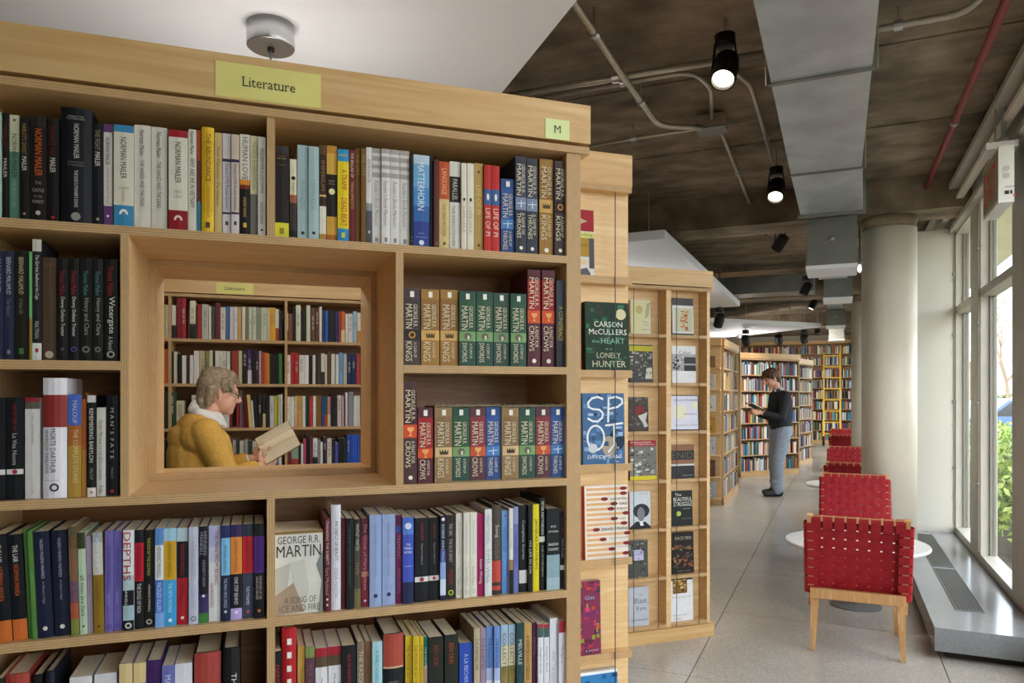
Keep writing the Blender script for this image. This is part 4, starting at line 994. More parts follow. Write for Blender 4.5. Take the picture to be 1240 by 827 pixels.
ROW2L = '''
-6 3.8 304|navy, cut off at the picture edge|#2a2c44|MALAMUD:.06:.4:#a9a9bf
4.4 16.6 304|navy blue with pale lettering|#2c2b44|BERNARD MALAMUD:.06:.4:#b7b5c6;The Natural:.44:.6:#6f6f88|square:.93:#7d7d94
17.4 34.6 304|black with cream lettering and green mark|#211e17|BERNARD MALAMUD:.06:.4:#c3b98c;A New Life:.44:.58:#7f7a66|square:.92:#4c7a44
35 38.2 305|thin green and brown|#6cae6c@.62,#9a6a24@1
39 50.4 290|tall black with pictured top and white foot|#c9c0b4@.1,#211f24@.86,#dcd6d2@1|The Girl that Swallowed the Cage:.13:.5:#d5d0cc;MALTMAN:.68:.82:#a9a4a0|square:.92:#a82a36
50.8 68.4 312|plain brown|#55402f|~JANET MALCOLM:.06:.08:#8a7660:.2:.8|disc:.945:#b8a890
69.2 82.4 313|black with red and white lettering, left of two alike|#1b1614|Thomas Mallon:.12:.36:#8d2a2e;Dewey Defeats Truman:.38:.76:#c9c4bc:.25:.7|dot:.89:#4a4a5a
82.8 95.8 313|black with red and white lettering, right of two alike|#1a1615|Thomas Mallon:.12:.36:#9a2730;Dewey Defeats Truman:.38:.76:#d5d0c8:.25:.7|ring:.89:#3f4684
96.2 112 313|black with teal lettering, left of two alike|#1c1917|Thomas Mallon:.12:.36:#4d7f80;Henry and Clara:.39:.75:#9c958c:.25:.75|ring:.89:#76706a
112.4 124.8 313.5|black with teal lettering, right of two alike|#1c1918|Thomas Mallon:.12:.36:#4d8486;Henry and Clara:.39:.75:#a39c92:.25:.75|ring:.89:#76706a
126 142.4 314|black with bold white title|#181413|Thomas Mallon:.07:.36:#8f2a20;Watergate:.37:.73:#d9d3c9:.25:.8;A Novel:.76:.89:#b8b2a8|ring:.935:#a39d94
'''
ROW3L = '''
-6 6.4 482|black with white band, at the picture edge|#17171a@.7,#e0dcda@.75,#17171a@1
7.6 28.4 482|black with white band and red lettering|#17181b@.7,#dcd8d6@.75,#17181b@1|THE LETTERS OF:.05:.32:#8a2420:.38:.58;La Vita Nuova:.35:.66:#b7b2ac:.36:.62|dot:.725:#a3323a
30 48.4 482|white with red and patterned top|#8d1f2c@.04,#5c564c@.11,#d2cbc8@1|Tales of Maccoby:.15:.45:#8a8480:.4:.62;DOVER:.86:.95:#a09a96:.42:.58
51 80.5 458 H|very tall thick white and dark red|#e2dde2@.14,#8d2f2c@.41,#e6e1e8@1|MORTE DARTHUR:.42:.79:#3f3a3c:.32:.56;NEW ENGLISH TRANSLATION:.43:.79:#5f595c:.12:.26;~PARLOR PRESS:.845:.855:#8d878a:.1:.7|ring:.91:#4a4648
82 98.4 478|blue sky over orange landscape|#4a66b8@.3,#a8612e@.5,#b08a3c@1|MALOUF:.06:.28:#c7c0d0:.35:.7;THE COMPLETE STORIES:.34:.86:#d9c28a:.4:.75
98.8 104.6 476|slim orange brown|#4a2a1c@.06,#b8642c@.55,#c98a3c@1
105.4 116.3 479|black with white title and white foot|#cfc8c4@.07,#191615@.91,#ddd4cc@1|REMEMBERING BABYLON:.13:.66:#d3ccc4:.25:.7;MALOUF:.72:.83:#8f8880|dot:.955:#c07a3a
117 127.8 494|short white|#d2ccc2|Andre Malraux La condition humaine:.14:.82:#7c756c;Folio:.88:.97:#4a4540
128.2 143.2 478.7|black with widely spaced capitals|#19171b|M A N ' S  F A T E:.12:.64:#cbc5bd:.35:.65;MALRAUX:.72:.83:#8a847d:.4:.6|dot:.955:#a8283a
'''
ROW2R = '''
489 509 350|short dark brown ring|GR:Dm
510 532.3 350.6|short gold crown, left of two alike|GR:Km
533.4 555.2 351|short gold crown, right of two alike|GR:Km
555.8 576.4 353|short green helmet, first of four|GR:Sm
577 597.2 353.5|short green helmet, second of four|GR:Sm
597.8 617.2 355|short greyish green helmet, third of four|GR:sm
618 637.6 356|short green helmet, last of four|GR:Sm
639 654.6 327|tall red and black goblet, left of two alike|GR:Ft
656.4 672.2 327.5|tall red and black goblet, right of two alike|GR:Ft
673.8 684.6 340|dark blue grey with gold title|#3a424c@.5,#5a4a3c@.7,#2e3238@1|A CONSPIRACY:.3:.7:#a89a44:.25:.75
'''
ROW3R = '''
489 505.2 462.6|tall dark red goblet|GR:Rt
506 524.4 494|short bright red goblet|GR:Fm
'''
ROW4L = '''
-4 15.4 647 l-3|black with orange foot|#17181e@.8,#c96a2c@1|THE LAIR:.1:.26:#c9c4bc;NORMAN MANEA:.3:.62:#b85a24
16.4 34 647 l-3|black with orange foot and lettering|#15161c@.8,#cf6c30@1|THE LAIR:.1:.26:#dcd6cc;NORMAN MANEA:.28:.58:#b85a24
34.6 38.8 641 l-2.6|thin green, left of the two|#4f7a3a
39.2 45.2 643.6 l-2.6|thin green, right of the two|#54803c|GREEN SHORE:.2:.8:#6f9a58
45.6 65 643.6 l-2.4|thick navy with small white title, left of two alike|#1d2038|VALERIO MASSIMO MANFREDI:.07:.44:#b0b0c0:.4:.6;A Winter's Night:.47:.68:#a0a0b4:.4:.58|dot:.91:#d9d4cc
66.6 85.8 642 l-2|thick navy with small white title, right of two alike|#1b1e34|VALERIO MASSIMO MANFREDI:.07:.44:#a2a2b4:.4:.6;A Winter's Night:.47:.66:#9898ac:.4:.58|dot:.91:#d9d4cc
86.2 96.2 638 l-1.6|patterned brown and rose|#5a5038@.2,#7a6046@.5,#5c4a6a@.7,#a8563c@.85,#77803c@1|CENTURIES OF JUNE:.08:.7:#9a5a34:.15:.8
96.6 106.4 645 l-1.4|pale green with dark top|#3a3c20@.16,#b8c4a4@.22,#b4c8ac@1|all men are liars:.42:.82:#3a4034:.25:.75|dot:.92:#35392c
107 113.2 649 l-1.2|slim lilac|#b49ab4|MANGUEL:.4:.6:#8a6a8c
113.8 126.2 645 l-1|grey sky over ochre|#9aa0a4@.1,#c3c0b8@.42,#8a6c1e@1|HENRI BLAISE:.06:.34:#e0ddd8:.3:.7;THE DIARY:.48:.7:#6a5416|dot:.93:#5a4610
126.8 137.4 643|purple, left of two alike|#6f62a6|HENNING MANKELL:.15:.58:#4e4480;Sidetracked:.62:.74:#8f86c0|ring:.95:#4a4080
137.8 147.6 643|purple, right of two alike|#6f63a8|HENNING MANKELL:.15:.58:#4e4480;Sidetracked:.62:.74:#8f86c0|ring:.95:#4a4080
148.6 162.2 642.5|white with tall red capitals|#d6dcde@.45,#a9bcc4@.6,#15151a@.75,#9fb4bc@.9,#17181c@1|DEPTHS:.02:.5:#b52e2c:.05:.72;MANKELL:.55:.75:#d8d4ce:.2:.42|ring:.95:#c8c4bc
163 174.2 642|black with red block|#17161a@.13,#b3182a@.52,#17161a@1|HENNING MANKELL:.16:.5:#7d1522;THE DOGS OF RIGA:.54:.84:#cbc6be
174.6 186.8 642|black with yellow title|#191917|THE EYE OF THE LEOPARD:.08:.47:#b9b048:.3:.6;HENNING MANKELL:.56:.84:#c3bfb4:.4:.62|ring:.94:#b9b6ac
187.6 198.2 640|blue with white block|#5b86c4@.17,#dcd9d6@.52,#3f6cb8@.85,#7aa4dc@1|HENNING MANKELL:.18:.5:#6a7484;FACELESS KILLERS:.55:.84:#c9d8ec
198.6 213.8 640|light blue with gold block|#9cc4d8@.13,#c79a22@.53,#3d9ad0@1|HENNING MANKELL:.16:.5:#8a6a18;THE FIFTH WOMAN:.56:.86:#bfe0f0|dot:.94:#e4eef2
214.2 227.6 639.5|pale, black and red blocks|#b9ccd0@.14,#1f1a1c@.52,#b01f2a@1|HENNING MANKELL:.17:.5:#8d2a30;FIREWALL:.56:.76:#7d1520|dot:.93:#e0c4c0
228.4 240.2 638.6|plain pale lavender|#bdbdd0|HENNING MANKELL:.15:.55:#9c9cb0;ITALIAN SHOES:.6:.85:#a4a4b8|ring:.94:#77778c
240.6 252.2 638|black with green foot|#17161c@.7,#3a2e5a@.9,#3f7a3a@1|HENNING:.05:.3:#8c8ca0:.5:.85;MANKELL:.06:.3:#8c8ca0:.12:.45;KENNEDY'S BRAIN:.35:.62:#8c8ca0:.4:.7|dot:.72:#d8d8e0
252.6 267.2 637|lavender white with red title|#b3b2d4@.22,#c7c6da@.38,#dcdadc@1|THE MAN FROM BEIJING:.05:.62:#9a2f3c:.42:.78;HENNING MANKELL:.6:.86:#a8303a:.15:.42
267.6 278.8 636.8|navy with sky blue block|#27305c@.13,#7fb8dc@.52,#1d2740@1|HENNING MANKELL:.2:.5:#4a7ea4;THE MAN WHO SMILED:.55:.86:#aab4c4|dot:.9:#c9ccd4
279.2 293.3 635.6|purple top with orange block|#382a58@.13,#e08a3c@.52,#17171f@.88,#b7a4dc@1|HENNING MANKELL:.16:.5:#a85c20;ONE STEP BEHIND:.55:.84:#c9c8cc|dot:.92:#e4dcee
293.7 307 635|slate with red block|#2f3648@.13,#c0242e@.52,#3b4256@1|HENNING MANKELL:.16:.5:#7d161e;THE PYRAMID:.66:.86:#c7c8d0|dot:.93:#b04a54
307.4 320.2 634.5|black with purple block|#1a1718@.13,#55297c@.52,#17151a@1|HENNING MANKELL:.16:.5:#3c1a5c;THE RETURN OF THE:.55:.8:#b8b0a4:.5:.75;DANCING MASTER:.56:.8:#b8b0a4:.2:.42|dot:.92:#b0703a
'''
ROW4R = '''
392.2 400.4 627.7 H|maroon with white stars|#5c2028|CHANGING THE SUBJECT:.03:.5:#c9bcb4:.2:.7;Sara Maitland:.53:.82:#a08a84|dot:.87:#d8ccc4;dot:.93:#d8ccc4
401 413 612 H|tall white with coloured lettering|#dedae2|AN OBJECT OF BEAUTY:.15:.53:#4a4450:.3:.7;STEVE MARTIN:.6:.88:#9a9aa8:.35:.65
413.4 418.4 627.7|thin dark red|#641f1e|MARTIN:.1:.3:#8d3a34
418.8 428.4 628|black with widely spaced lettering|#16171a|VALERIE MARTIN PROPERTY:.05:.8:#4d5a58:.3:.6
428.8 437 629|dark brown with olive foot|#241f1c@.3,#4a4236@.78,#6f6842@1|WHITNEY MARTIN:.05:.35:#c3b9a4;Lucky:.42:.7:#9a8e74
437.4 446.8 628|wine red patterned|#5a1f34@.2,#7a2a44@.6,#b87a5c@.66,#7a2438@1|The Ghost of Mary Celeste:.05:.82:#c08a94|dot:.93:#e0ccd0
447.2 462.2 624|periwinkle blue, left of the pair|#94a4cc|VALERIE MARTIN:.08:.32:#6f80ac:.4:.58;The Confessions of Edward Day:.36:.68:#74849e:.4:.58|dot:.88:#2a3350
462.8 478.8 623|periwinkle blue, right of the pair|#96a6ce|VALERIE MARTIN:.08:.32:#6f80ac:.4:.58;The Confessions of Edward Day:.36:.68:#74849e:.4:.58|dot:.88:#2a3350
479.2 486.8 624|purplish maroon|#5c2048@.12,#3a4a8c@.2,#6c1f4c@1|TREMONT:.22:.5:#a86a8c;MARGINS:.6:.88:#93557c
487.2 501 626.8|deep blue with moon|#4a6cc0@.07,#5a7ccc@.2,#3f54b4@.75,#23264a@1|~THE:.3:.33:#d4dcee:.3:.7;~PINBALL:.34:.375:#e4e8f2:.15:.85;~NOVELS:.385:.42:#e4e8f2:.15:.85;~MURAKAMI:.55:.58:#b9c6e8:.2:.8|disc:.1:#cfdcec
502.4 519 627.7|black with white band, left of two side by side|#17171b@.7,#dedad8@.76,#17171b@1|HARUKI:.06:.26:#93302c:.42:.6;Margaret in Hollywood:.3:.55:#a4a09a:.42:.58|dot:.73:#a3323a
519.4 532 627|black with white band, right of two side by side|#18181c@.7,#dedad8@.76,#18181c@1|HARUKI:.06:.26:#93302c:.42:.6;Margaret in Hollywood:.3:.55:#a4a09a:.42:.58|dot:.73:#a3323a
532.4 540 625|dark top fading to pale blue|#22253a@.4,#3a4a90@.55,#8ea4d4@.75,#cfd6e6@.94,#22253a@1|BOBBIE ANN MASON:.1:.6:#b4bcd4|disc:.04:#e6e6ea
540.4 551.4 624|brownish black with green ring|#2a2522|THE GIRL:.1:.25:#b9b2a4;THE BLUE BERET:.28:.56:#a9a294;mason:.65:.82:#8d3428|ring:.92:#a9b83a
552 560.2 622|cream, first of three alike|#dad4c6|Pieces of a Former Day:.05:.55:#aaa496:.35:.65;Richard Mason:.64:.86:#b0aa9c|ring:.93:#c0bab0
560.6 569 621|cream, second of three alike|#d8d2c4|Pieces of a Former Day:.05:.55:#aaa496:.35:.65;Richard Mason:.64:.86:#b0aa9c|ring:.93:#c0bab0
569.4 577.8 620.6|cream, third of three alike|#dcd6c9|Pieces of a Former Day:.05:.55:#aaa496:.35:.65;Richard Mason:.64:.86:#b0aa9c|ring:.93:#c0bab0
578.2 586 622.5|magenta|#a3175c|Suzie Wong:.55:.85:#e8c4d4:.2:.8
587 595.8 617|white with pale blue lettering|#dcdada|WILLIAM MAXWELL:.06:.4:#9aa8b4;TIME WILL:.45:.85:#8ea4a8
596.2 607.2 612 H|grey brown with red panel|#4f463e@.62,#c04a40@.86,#3e3832@.9,#b84840@.95,#3a342e@1|Song:.22:.36:#c8c0b4;of the Shank:.38:.6:#7a7064
607.6 615.2 618.6|sky blue|#6f9cd4@.6,#5f8fcc@1|THE FOLDED LEAF:.18:.5:#4a78ac;MAXWELL:.6:.85:#8ab4e0|dot:.06:#8a4a50
615.6 621.6 616|white fading to black foot|#dcd8d0@.6,#9a7a58@.72,#1f1c1a@1|SO LONG:.1:.6:#a8a298
622 627.8 614|blue violet|#8c90bc@.2,#6a70ac@1|ANCESTORS:.2:.8:#4a5084
628.6 638.2 612|black with white scrawl|#17171a@.75,#dad6d0@.9,#1a1a1c@1|Complete Stories:.1:.7:#bcb8b0:.3:.7
638.6 645 612|black with wide lettering|#1a1a1d|MY LIFE IN CIA:.35:.85:#bab6ae:.25:.75
645.4 653 611|bright yellow|#dccb1e|JACQUES MATHEWS:.12:.8:#3a3618:.25:.75
653.2 660.6 603 H|tall black with white label|#1c1c1c@.42,#dcd8d0@.48,#1c1c1c@1|PETER MATTHIESSEN:.04:.4:#d6d2ca:.3:.7;END OF THE EARTH:.52:.85:#a8a49c:.35:.65
661 678 616|black over pale blue|#1d1e22@.57,#8fabb4@.85,#a4bcc2@1|~PETER:.21:.235:#c9cacc:.3:.7;~MATTHIESSEN:.27:.295:#c9cacc:.12:.88;~SHADOW:.42:.46:#e2e2e0:.12:.88;~COUNTRY:.48:.52:#e2e2e0:.1:.9
678.4 685.6 618.6|black with white band, against the upright|#1a1a1d@.7,#dcd8d6@.76,#1a1a1d@1|PETER:.1:.3:#8f2a2a;Saint Kilda:.35:.6:#9a968e
'''
ROW5L = '''
-5 4 822|dark, cut off at the lower left corner|#2a2420
5 34.8 817 H|wide rust red hardback|#a34236
40.5 52 817|black, left of the slanting pair|#1c1a20
54 65.5 813 H|black navy with white edge lettering|#191d28
84 111 820|white, left of two wide ones|#d6d4d2
114 141.5 816|white, right of two wide ones|#d4d2d4|Sanctuary:.1:.5:#7a7a7c
144 160.4 804|cream over grey, left of two alike|#d6bc84@.2,#8a8688@1
161.4 176.8 803|cream over grey, right of two alike|#d6bc84@.2,#8a8688@1
177.6 195.4 800|deep purple|#3e1f5a
195.8 211.2 806.5|lavender blue|#6a6cac|MANTEL:.1:.4:#c4c4dc
211.6 232.4 804|white right of the lavender one|#d8d6dc|Hilary:.2:.6:#8a8a96
235 267.8 790.5 H|wide red over black|#a8443c@.35,#c9a07a@.37,#17181c@1
270 290.5 785 H|black with white and red title|#1a1a1c|THE STORY:.25:.7:#e0dcd4:.5:.8;FRANC:.3:.7:#b0303a:.15:.42
'''
ROW5R = '''
331.8 341 789|black, first beside the divider|#17171b|MARKSON:.15:.5:#a52e2c
341.4 359.2 761 H|red with white label boxes|#b02228|#|square:.12:#e8e2dc;square:.24:#e8e2dc;square:.36:#e8e2dc;square:.48:#e8e2dc;square:.6:#e8e2dc
360.4 369.2 783|ochre yellow|#cb9f4c|Maupassant:.15:.6:#9a7430
369.6 381.4 783.6|mottled plum|#7a8a4a@.12,#5e3c46@1|FLY AWAY:.2:.6:#7c5460
382 396.8 785|white with red top, left of two alike|#a32330@.1,#5a4636@.22,#dcd8da@1|Maugham Theatre:.3:.8:#77737a:.35:.6
397.6 413.2 783|white with red top, right of two alike|#a32330@.1,#5a4636@.22,#dedadc@1|Maugham Collected:.3:.8:#77737a:.35:.6
413.6 431.2 782|black with red lettering|#191a1f|GUY DE MAUPASSANT:.1:.55:#a83028:.4:.62
432.4 441.6 777.5|taupe|#83705e|THE RAZOR:.1:.5:#cdbfac
442 450 777|reddish brown|#7a5538|THE NARROW:.1:.5:#5a3c24
450.6 463.2 777.5|pale blue with small lettering|#a4ccd4|A FAIRLY HONOURABLE:.1:.6:#5f8c98
464.6 489.2 768 H|wide brick red over black|#a84a3c@.36,#d0a884@.38,#1c1e22@.85,#b8563c@1|~W SOMERSET:.52:.54:#8f897d:.25:.75;~MAUGHAM:.56:.58:#8f897d:.25:.75|dot:.62:#e0dcd4
490.8 499.2 770.6|yellow, first of three alike|#d2b02a|THE MOON OF GUTTERS:.1:.6:#6a5814
499.6 507.8 770.6|yellow, second of three alike|#d4b22c|THE MOON OF GUTTERS:.1:.6:#6a5814
508.2 513 771|yellow, last of three alike|#cfae28|THE MOON OF GUTTERS:.1:.6:#6a5814
513.4 518 771.6|teal over pink|#2f7a70@.35,#c4a090@.65,#3a7a50@1|THE HOURS:.1:.4:#cfe0dc
518.6 537 771.6|black, left of the wide pair|#23261f|BEN OKRI:.1:.35:#7d3c28;Infinite Riches:.6:.9:#9c988c
538.6 555.2 769|black, right of the wide pair|#25281f|BEN OKRI:.1:.35:#a04a28;Infinite Riches:.6:.9:#9c988c
556.4 572.4 779|royal blue|#2f4fb0|A LA RECHERCHE:.15:.7:#bac6ea:.35:.65
574 581.4 761|beige, leaning forward at the gap|#b8a88c|THE PAINTED VEIL:.12:.5:#6a5c44
581.8 588.4 761|mauve|#9a8494|THE PAINTED:.12:.5:#5a4658
588.8 597.2 758.7|blue over white, left of two alike|#6a8cc8@.5,#a9b4d8@.65,#dcdce4@1|THE MAGICIAN:.14:.5:#3c4c7c
597.6 605.8 758.7|blue over white, right of two alike|#6c8eca@.5,#a9b4d8@.65,#dcdce4@1|THE MAGICIAN:.14:.5:#3c4c7c
606.6 615.2 757|pale blue over gold, left of two alike|#9fb8cc@.25,#d2c8a8@.5,#8a7a44@1|COLLECTED:.1:.6:#5c5434
615.6 624.2 756.5|pale blue over gold, right of two alike|#9fb8cc@.25,#d2c8a8@.5,#8a7a44@1|COLLECTED:.1:.6:#5c5434
625.2 634.2 754.7|dark teal|#274448|MELVILLE:.2:.5:#c4d0cc
634.8 644.2 754.7|tan over brown|#bb9258@.8,#7c5a36@1|A WRITER'S NOTEBOOK:.15:.7:#5c4220
644.6 650 754|dark plum|#4c2340|MANTEL:.1:.5:#8c5a7c
650.4 658.2 756|white with red and teal top, left of two|#a83038@.05,#44605f@.17,#dedce0@1|Penguin Book:.22:.7:#8a8890
658.8 665.4 756|white with red and teal top, right of two|#a83038@.05,#44605f@.17,#dedce0@1|Penguin Book:.22:.7:#8a8890
666 675.2 749|tall white|#dcdae0|WHAT THE DEAD KNOW:.4:.95:#a4a0b0
675.8 684.2 752|white with red top at the upright|#a22c34@.15,#dedce2@1|Margery:.25:.6:#8f8d96
'''
def expand(d):
    out = []
    for r in d.strip().split('\n'):
        p = r.split('|')
        if len(p) > 2 and p[2].startswith('GR:'):
            k = p[2][3:]; out.append('|'.join([p[0], p[1] + ' emblem', grrm(k[0], k[1] == 'm')]))
        else: out.append(r)
    return '\n'.join(out)
G = 'books in the front bookcase'
shelf_row(ROW1L, FA, LV[0], 'top left shelf', G)
shelf_row(expand(ROW1R), FA, LV[0], 'top right shelf', G)
shelf_row(ROW2L, FA, LV[1], 'shelf left of opening', G)
shelf_row(ROW3L, FA, LV[2], 'lower shelf left of opening', G)
shelf_row(expand(ROW2R), FA, LV[1], 'shelf right of opening', G)
shelf_row(expand(ROW3R), FA, LV[2], 'lower shelf right of opening', G)
shelf_row(ROW4L, FA, LV[3], 'shelf under opening, left half', G)
shelf_row(ROW4R, FA, LV[3], 'shelf under opening, right half', G, u=0.012)
shelf_row(ROW5L, FA, LV[4], 'lowest shelf, left half', G)
shelf_row(ROW5R.replace('|#|', '||'), FA, LV[4], 'lowest shelf, right half', G)
# two boxed sets of four: an open slipcase and the volumes in it
def boxed_set(x0, x1, yt, vols, which):
    u = 0.014; a = FA.px(x0, 440, u)[0]; b = FA.px(x1, 440, u)[0]; z = LV[2]; h = FA.px((x0 + x1) / 2, yt, u)[1] - z
    L = b - a; t = thing('slipcase', 'open cardboard slipcase of the %s boxed set of four' % which, 'slipcase', FA.w(a, u, z + 0.0005), FA.a, 'boxed sets right of the opening')
    d = 0.112; c = lin('#a08c6c'); c2 = lin('#6d5a44')
    MB().box(0, L, 0, d, h - 0.0016, h, c).build('top_panel', 'cover', t); MB().box(0, L, 0, d, 0, 0.0016, c).build('bottom_panel', 'cover', t)
    MB().box(0, 0.0016, 0, d, 0.0017, h - 0.0017, c).build('side_panel', 'cover', t); MB().box(L - 0.0016, L, 0, d, 0.0017, h - 0.0017, c2).build('side_panel', 'cover', t)
    MB().box(0.0017, L - 0.0017, d - 0.0016, d, 0.0017, h - 0.0017, c2).build('back_panel', 'cover', t)
    mb = MB()
    for k in range(26): q = 0.004 + (L - 0.008) * k / 25; r = random.Random(k); mb.tube([(q, 0.001, h + 0.0002), (q + r.uniform(-.002, .002), -0.0005, h + 0.003 + r.random() * 0.003)], 0.0005, 4)
    mb.build('torn_wrap', 'paper', t)['kind'] = 'stuff'
    for (p0, p1, k, nm) in vols:
        s0 = FA.px(p0, 440, u)[0]; s1 = FA.px(p1, 440, u)[0]; f = grrm(k).split('|')
        book(FA, max(s0, a + 0.002), min(s1, b - 0.002), u + 0.002, z + 0.0022, h - 0.006, 0.105, parse_bands(f[0]), parse_texts(f[1]), '%s paperback inside the %s boxed set' % (nm, which), 'volumes of the boxed sets', 0, False, parse_emb(f[2]))
boxed_set(526.6, 607.2, 491.6, [(527.6, 548, 'k', 'brown crown'), (548.4, 569.2, 'S', 'green helmet'), (569.6, 588.6, 'f', 'dull red goblet'), (589, 606.2, 'T', 'blue sword')], 'left')
boxed_set(608.2, 685.2, 491.8, [(609, 628.8, 'k', 'brown crown'), (629.2, 649, 'S', 'green helmet'), (649.4, 667.4, 'f', 'dull red goblet'), (667.8, 684.2, 'T', 'blue sword')], 'right')

# ---- books turned face out
def face_book(fr, s0, s1, u, z0, h, th, col, art, label, group, spine=None, tilt=2.0):
    """art: list of (kind, x0, x1, f0, f1, colour, text): fractions across and down the cover"""
    w = s1 - s0
    t = thing('book', label, 'book', fr.w((s0 + s1) / 2, u, z0 + 0.0008), fr.a, group, rot=(-math.radians(tilt), 0, fr.a))
    c = lin(col); x = w / 2; sp = lin(spine or col)
    MB().box(-x, x, 0, 0.0015, 0, h, c).box(-x, x, th - 0.0015, th, 0, h, c).box(-x, -x + 0.0015, 0.0016, th - 0.0016, 0, h, sp).build('cover', 'cover', t)
    MB().box(-x + 0.0017, x - 0.001, 0.0016, th - 0.0016, 0.001, h - 0.001).build('page_block', 'paper', t)
    pm = MB(); lay = 0
    for a in art:
        kind, x0, x1, f0, f1, cc = a[:6]; lay += 1; y = -0.0003 - 0.00008 * lay; cl = lin(cc)
        X0, X1, Z0, Z1 = -x + w * x0, -x + w * x1, h * (1 - f1), h * (1 - f0)
        if kind == 'rect': pm.quad((X0, y, Z0), (X1, y, Z0), (X1, y, Z1), (X0, y, Z1), cl)
        elif kind == 'disc': pm.poly([((X0 + X1) / 2 + (X1 - X0) / 2 * math.cos(2 * PI * k / 18), y, (Z0 + Z1) / 2 + (Z1 - Z0) / 2 * math.sin(2 * PI * k / 18)) for k in range(18)], cl)
        elif kind == 'tri': pm.poly([(X0, y, Z0), (X1, y, (Z0 + Z1) / 2), (X0, y, Z1)], cl)
        elif kind == 'poly': pm.poly([(-x + w * p, y, h * (1 - q)) for p, q in a[6]], cl)
        elif kind == 'speck':
            r = random.Random(lay + int(w * 1e5))
            for _ in range(a[6]):
                px_, pz = r.uniform(X0, X1 - 0.012 * w / 0.1), r.uniform(Z0, Z1 - 0.006); ww = r.uniform(.04, .16) * w; hh = r.uniform(.02, .07) * h
                ex, ez = min(px_ + ww, X1), min(pz + hh, Z1); cj = lin(r.choice(cc.split(',')))
                k = r.uniform(-.5, .5) * (ex - px_)
                y -= 0.000003
                pm.poly([(px_, y, pz), (ex, y, pz), (min(ex + k * .3, X1), y, ez), (max(px_ + k * .3, X0), y, ez)], cj)
        elif kind == 'text':
            L, H = text_fit(a[6], X1 - X0, Z1 - Z0, 1.7); tm = MB()
            put_text(tm, a[6], ((X0 + X1) / 2 - L / 2, y - 0.0002, (Z0 + Z1) / 2 - H / 2), (L, 0, 0), (0, 0, H), cl); tm.build('cover_lettering', 'print', t)
        elif kind == 'stroke':
            tm = MB(); pts = [(-x + w * p, h * (1 - q_)) for p, q_ in a[6]]; hw = w * 0.022
            for k in range(len(pts) - 1):
                d_ = Vector((pts[k + 1][0] - pts[k][0], pts[k + 1][1] - pts[k][1])).normalized() * hw; n_ = Vector((-d_.y, d_.x))
                c_ = [Vector(pts[k]) - d_ * .5 - n_, Vector(pts[k + 1]) + d_ * .5 - n_, Vector(pts[k + 1]) + d_ * .5 + n_, Vector(pts[k]) - d_ * .5 + n_]
                tm.poly([(v_.x, y - 0.0002, v_.y) for v_ in c_], cl)
            tm.build('cover_lettering', 'print', t)
    if pm.v: pm.build('cover_print', 'print', t)
    return t
def fo(fr, x0, x1, y0, u, z0, *a, ub=0.0, **k):
    s0 = fr.px(x0, 440, u)[0]; s1 = fr.px(x1, 440, u)[0]; h = fr.px((x0 + x1) / 2, y0, u)[1] - z0
    return face_book(fr, s0, s1, u + ub, z0, h, *a, **k)
GW = 'face-out books on the display wing'
# slipcase-like box turned face out in the front bookcase, portrait left as a plain pale figure-less ground
fo(FA, 331.2, 391, 643.5, 0.016, LV[3], 0.14, '#d9d5ca', [
    ('rect', 0, 1, 0, .035, '#8a6a3a'), ('rect', 0, 1, .05, .3, '#d3cfc6'), ('poly', 0, 0, 0, 0, '#bdb7aa', [(0, .45), (.35, .38), (.2, 1), (0, 1)]), ('poly', 0, 0, 0, 0, '#7d8480', [(1, .25), (.86, .42), (.97, .62), (.9, 1), (1, 1)]),
    ('poly', 0, 0, 0, 0, '#a89078', [(0, .78), (.4, .62), (.62, .98), (0, 1)]), ('poly', 0, 0, 0, 0, '#c9c4ba', [(.35, .38), (.62, .34), (.72, .7), (.62, .98), (.4, .62)]),
    ('text', .08, .94, .06, .15, '#4a4640', 'GEORGE R.R.'), ('text', .06, .96, .17, .31, '#3a3630', 'MARTIN'), ('text', .22, .86, .79, .87, '#6a6258', 'A SONG OF'), ('text', .12, .94, .89, .97, '#6a6258', 'ICE AND FIRE')],
    'pale boxed set turned face out with grey capitals under the opening', None, tilt=0.5)
fo(FA, 690, 721.3, 252.5, WU - 0.03, LV[0], 0.006, '#dad6d4', [
    ('rect', 0, 1, 0, .32, '#9a1f2c'), ('tri', .3, .75, .1, .24, '#b8a888'), ('rect', 0, 1, .33, .42, '#cfd07c'), ('text', .3, .95, .35, .4, '#6a6a34', 'reading'), ('rect', .2, .8, .42, .7, '#a8842c'), ('text', .4, .75, .5, .55, '#6a5018', 'BOOK'),
    ('rect', .8, 1, .42, .87, '#4c4c52'), ('rect', .3, .7, .74, .82, '#d9c4a0'), ('poly', 0, 0, 0, 0, '#5a5a60', [(.3, .97), (.35, .9), (.7, .86), (.85, .95), (.8, 1)])],
    'thin magazine with a red arrow top on the wing\'s top ledge', GW, ub=0.008)
def green_art():
    return [('speck', 0, 1, 0, 1, '#1f5a3c,#17402e,#2a6a48,#3a2a2e,#123024', 46), ('disc', .7, .94, .09, .25, '#cfc8a0'), ('text', .2, .85, .28, .36, '#dfe6dc', 'CARSON'), ('text', .08, .95, .39, .47, '#dfe6dc', 'McCULLERS'), ('text', .14, .32, .545, .59, '#86b49a', 'the'), ('text', .35, .9, .52, .6, '#86b49a', 'HEART'), ('text', .46, .6, .66, .69, '#86b49a', 'is a'), ('text', .25, .8, .73, .81, '#c3c4a8', 'LONELY'), ('text', .15, .92, .85, .94, '#c3c4a8', 'HUNTER')]
fo(FA, 701, 706, 343, WU - 0.03, LV[1], 0.014, '#a82f2c', [], 'red book edge peeping out beside the dark green cover', GW, ub=0.012, tilt=1)
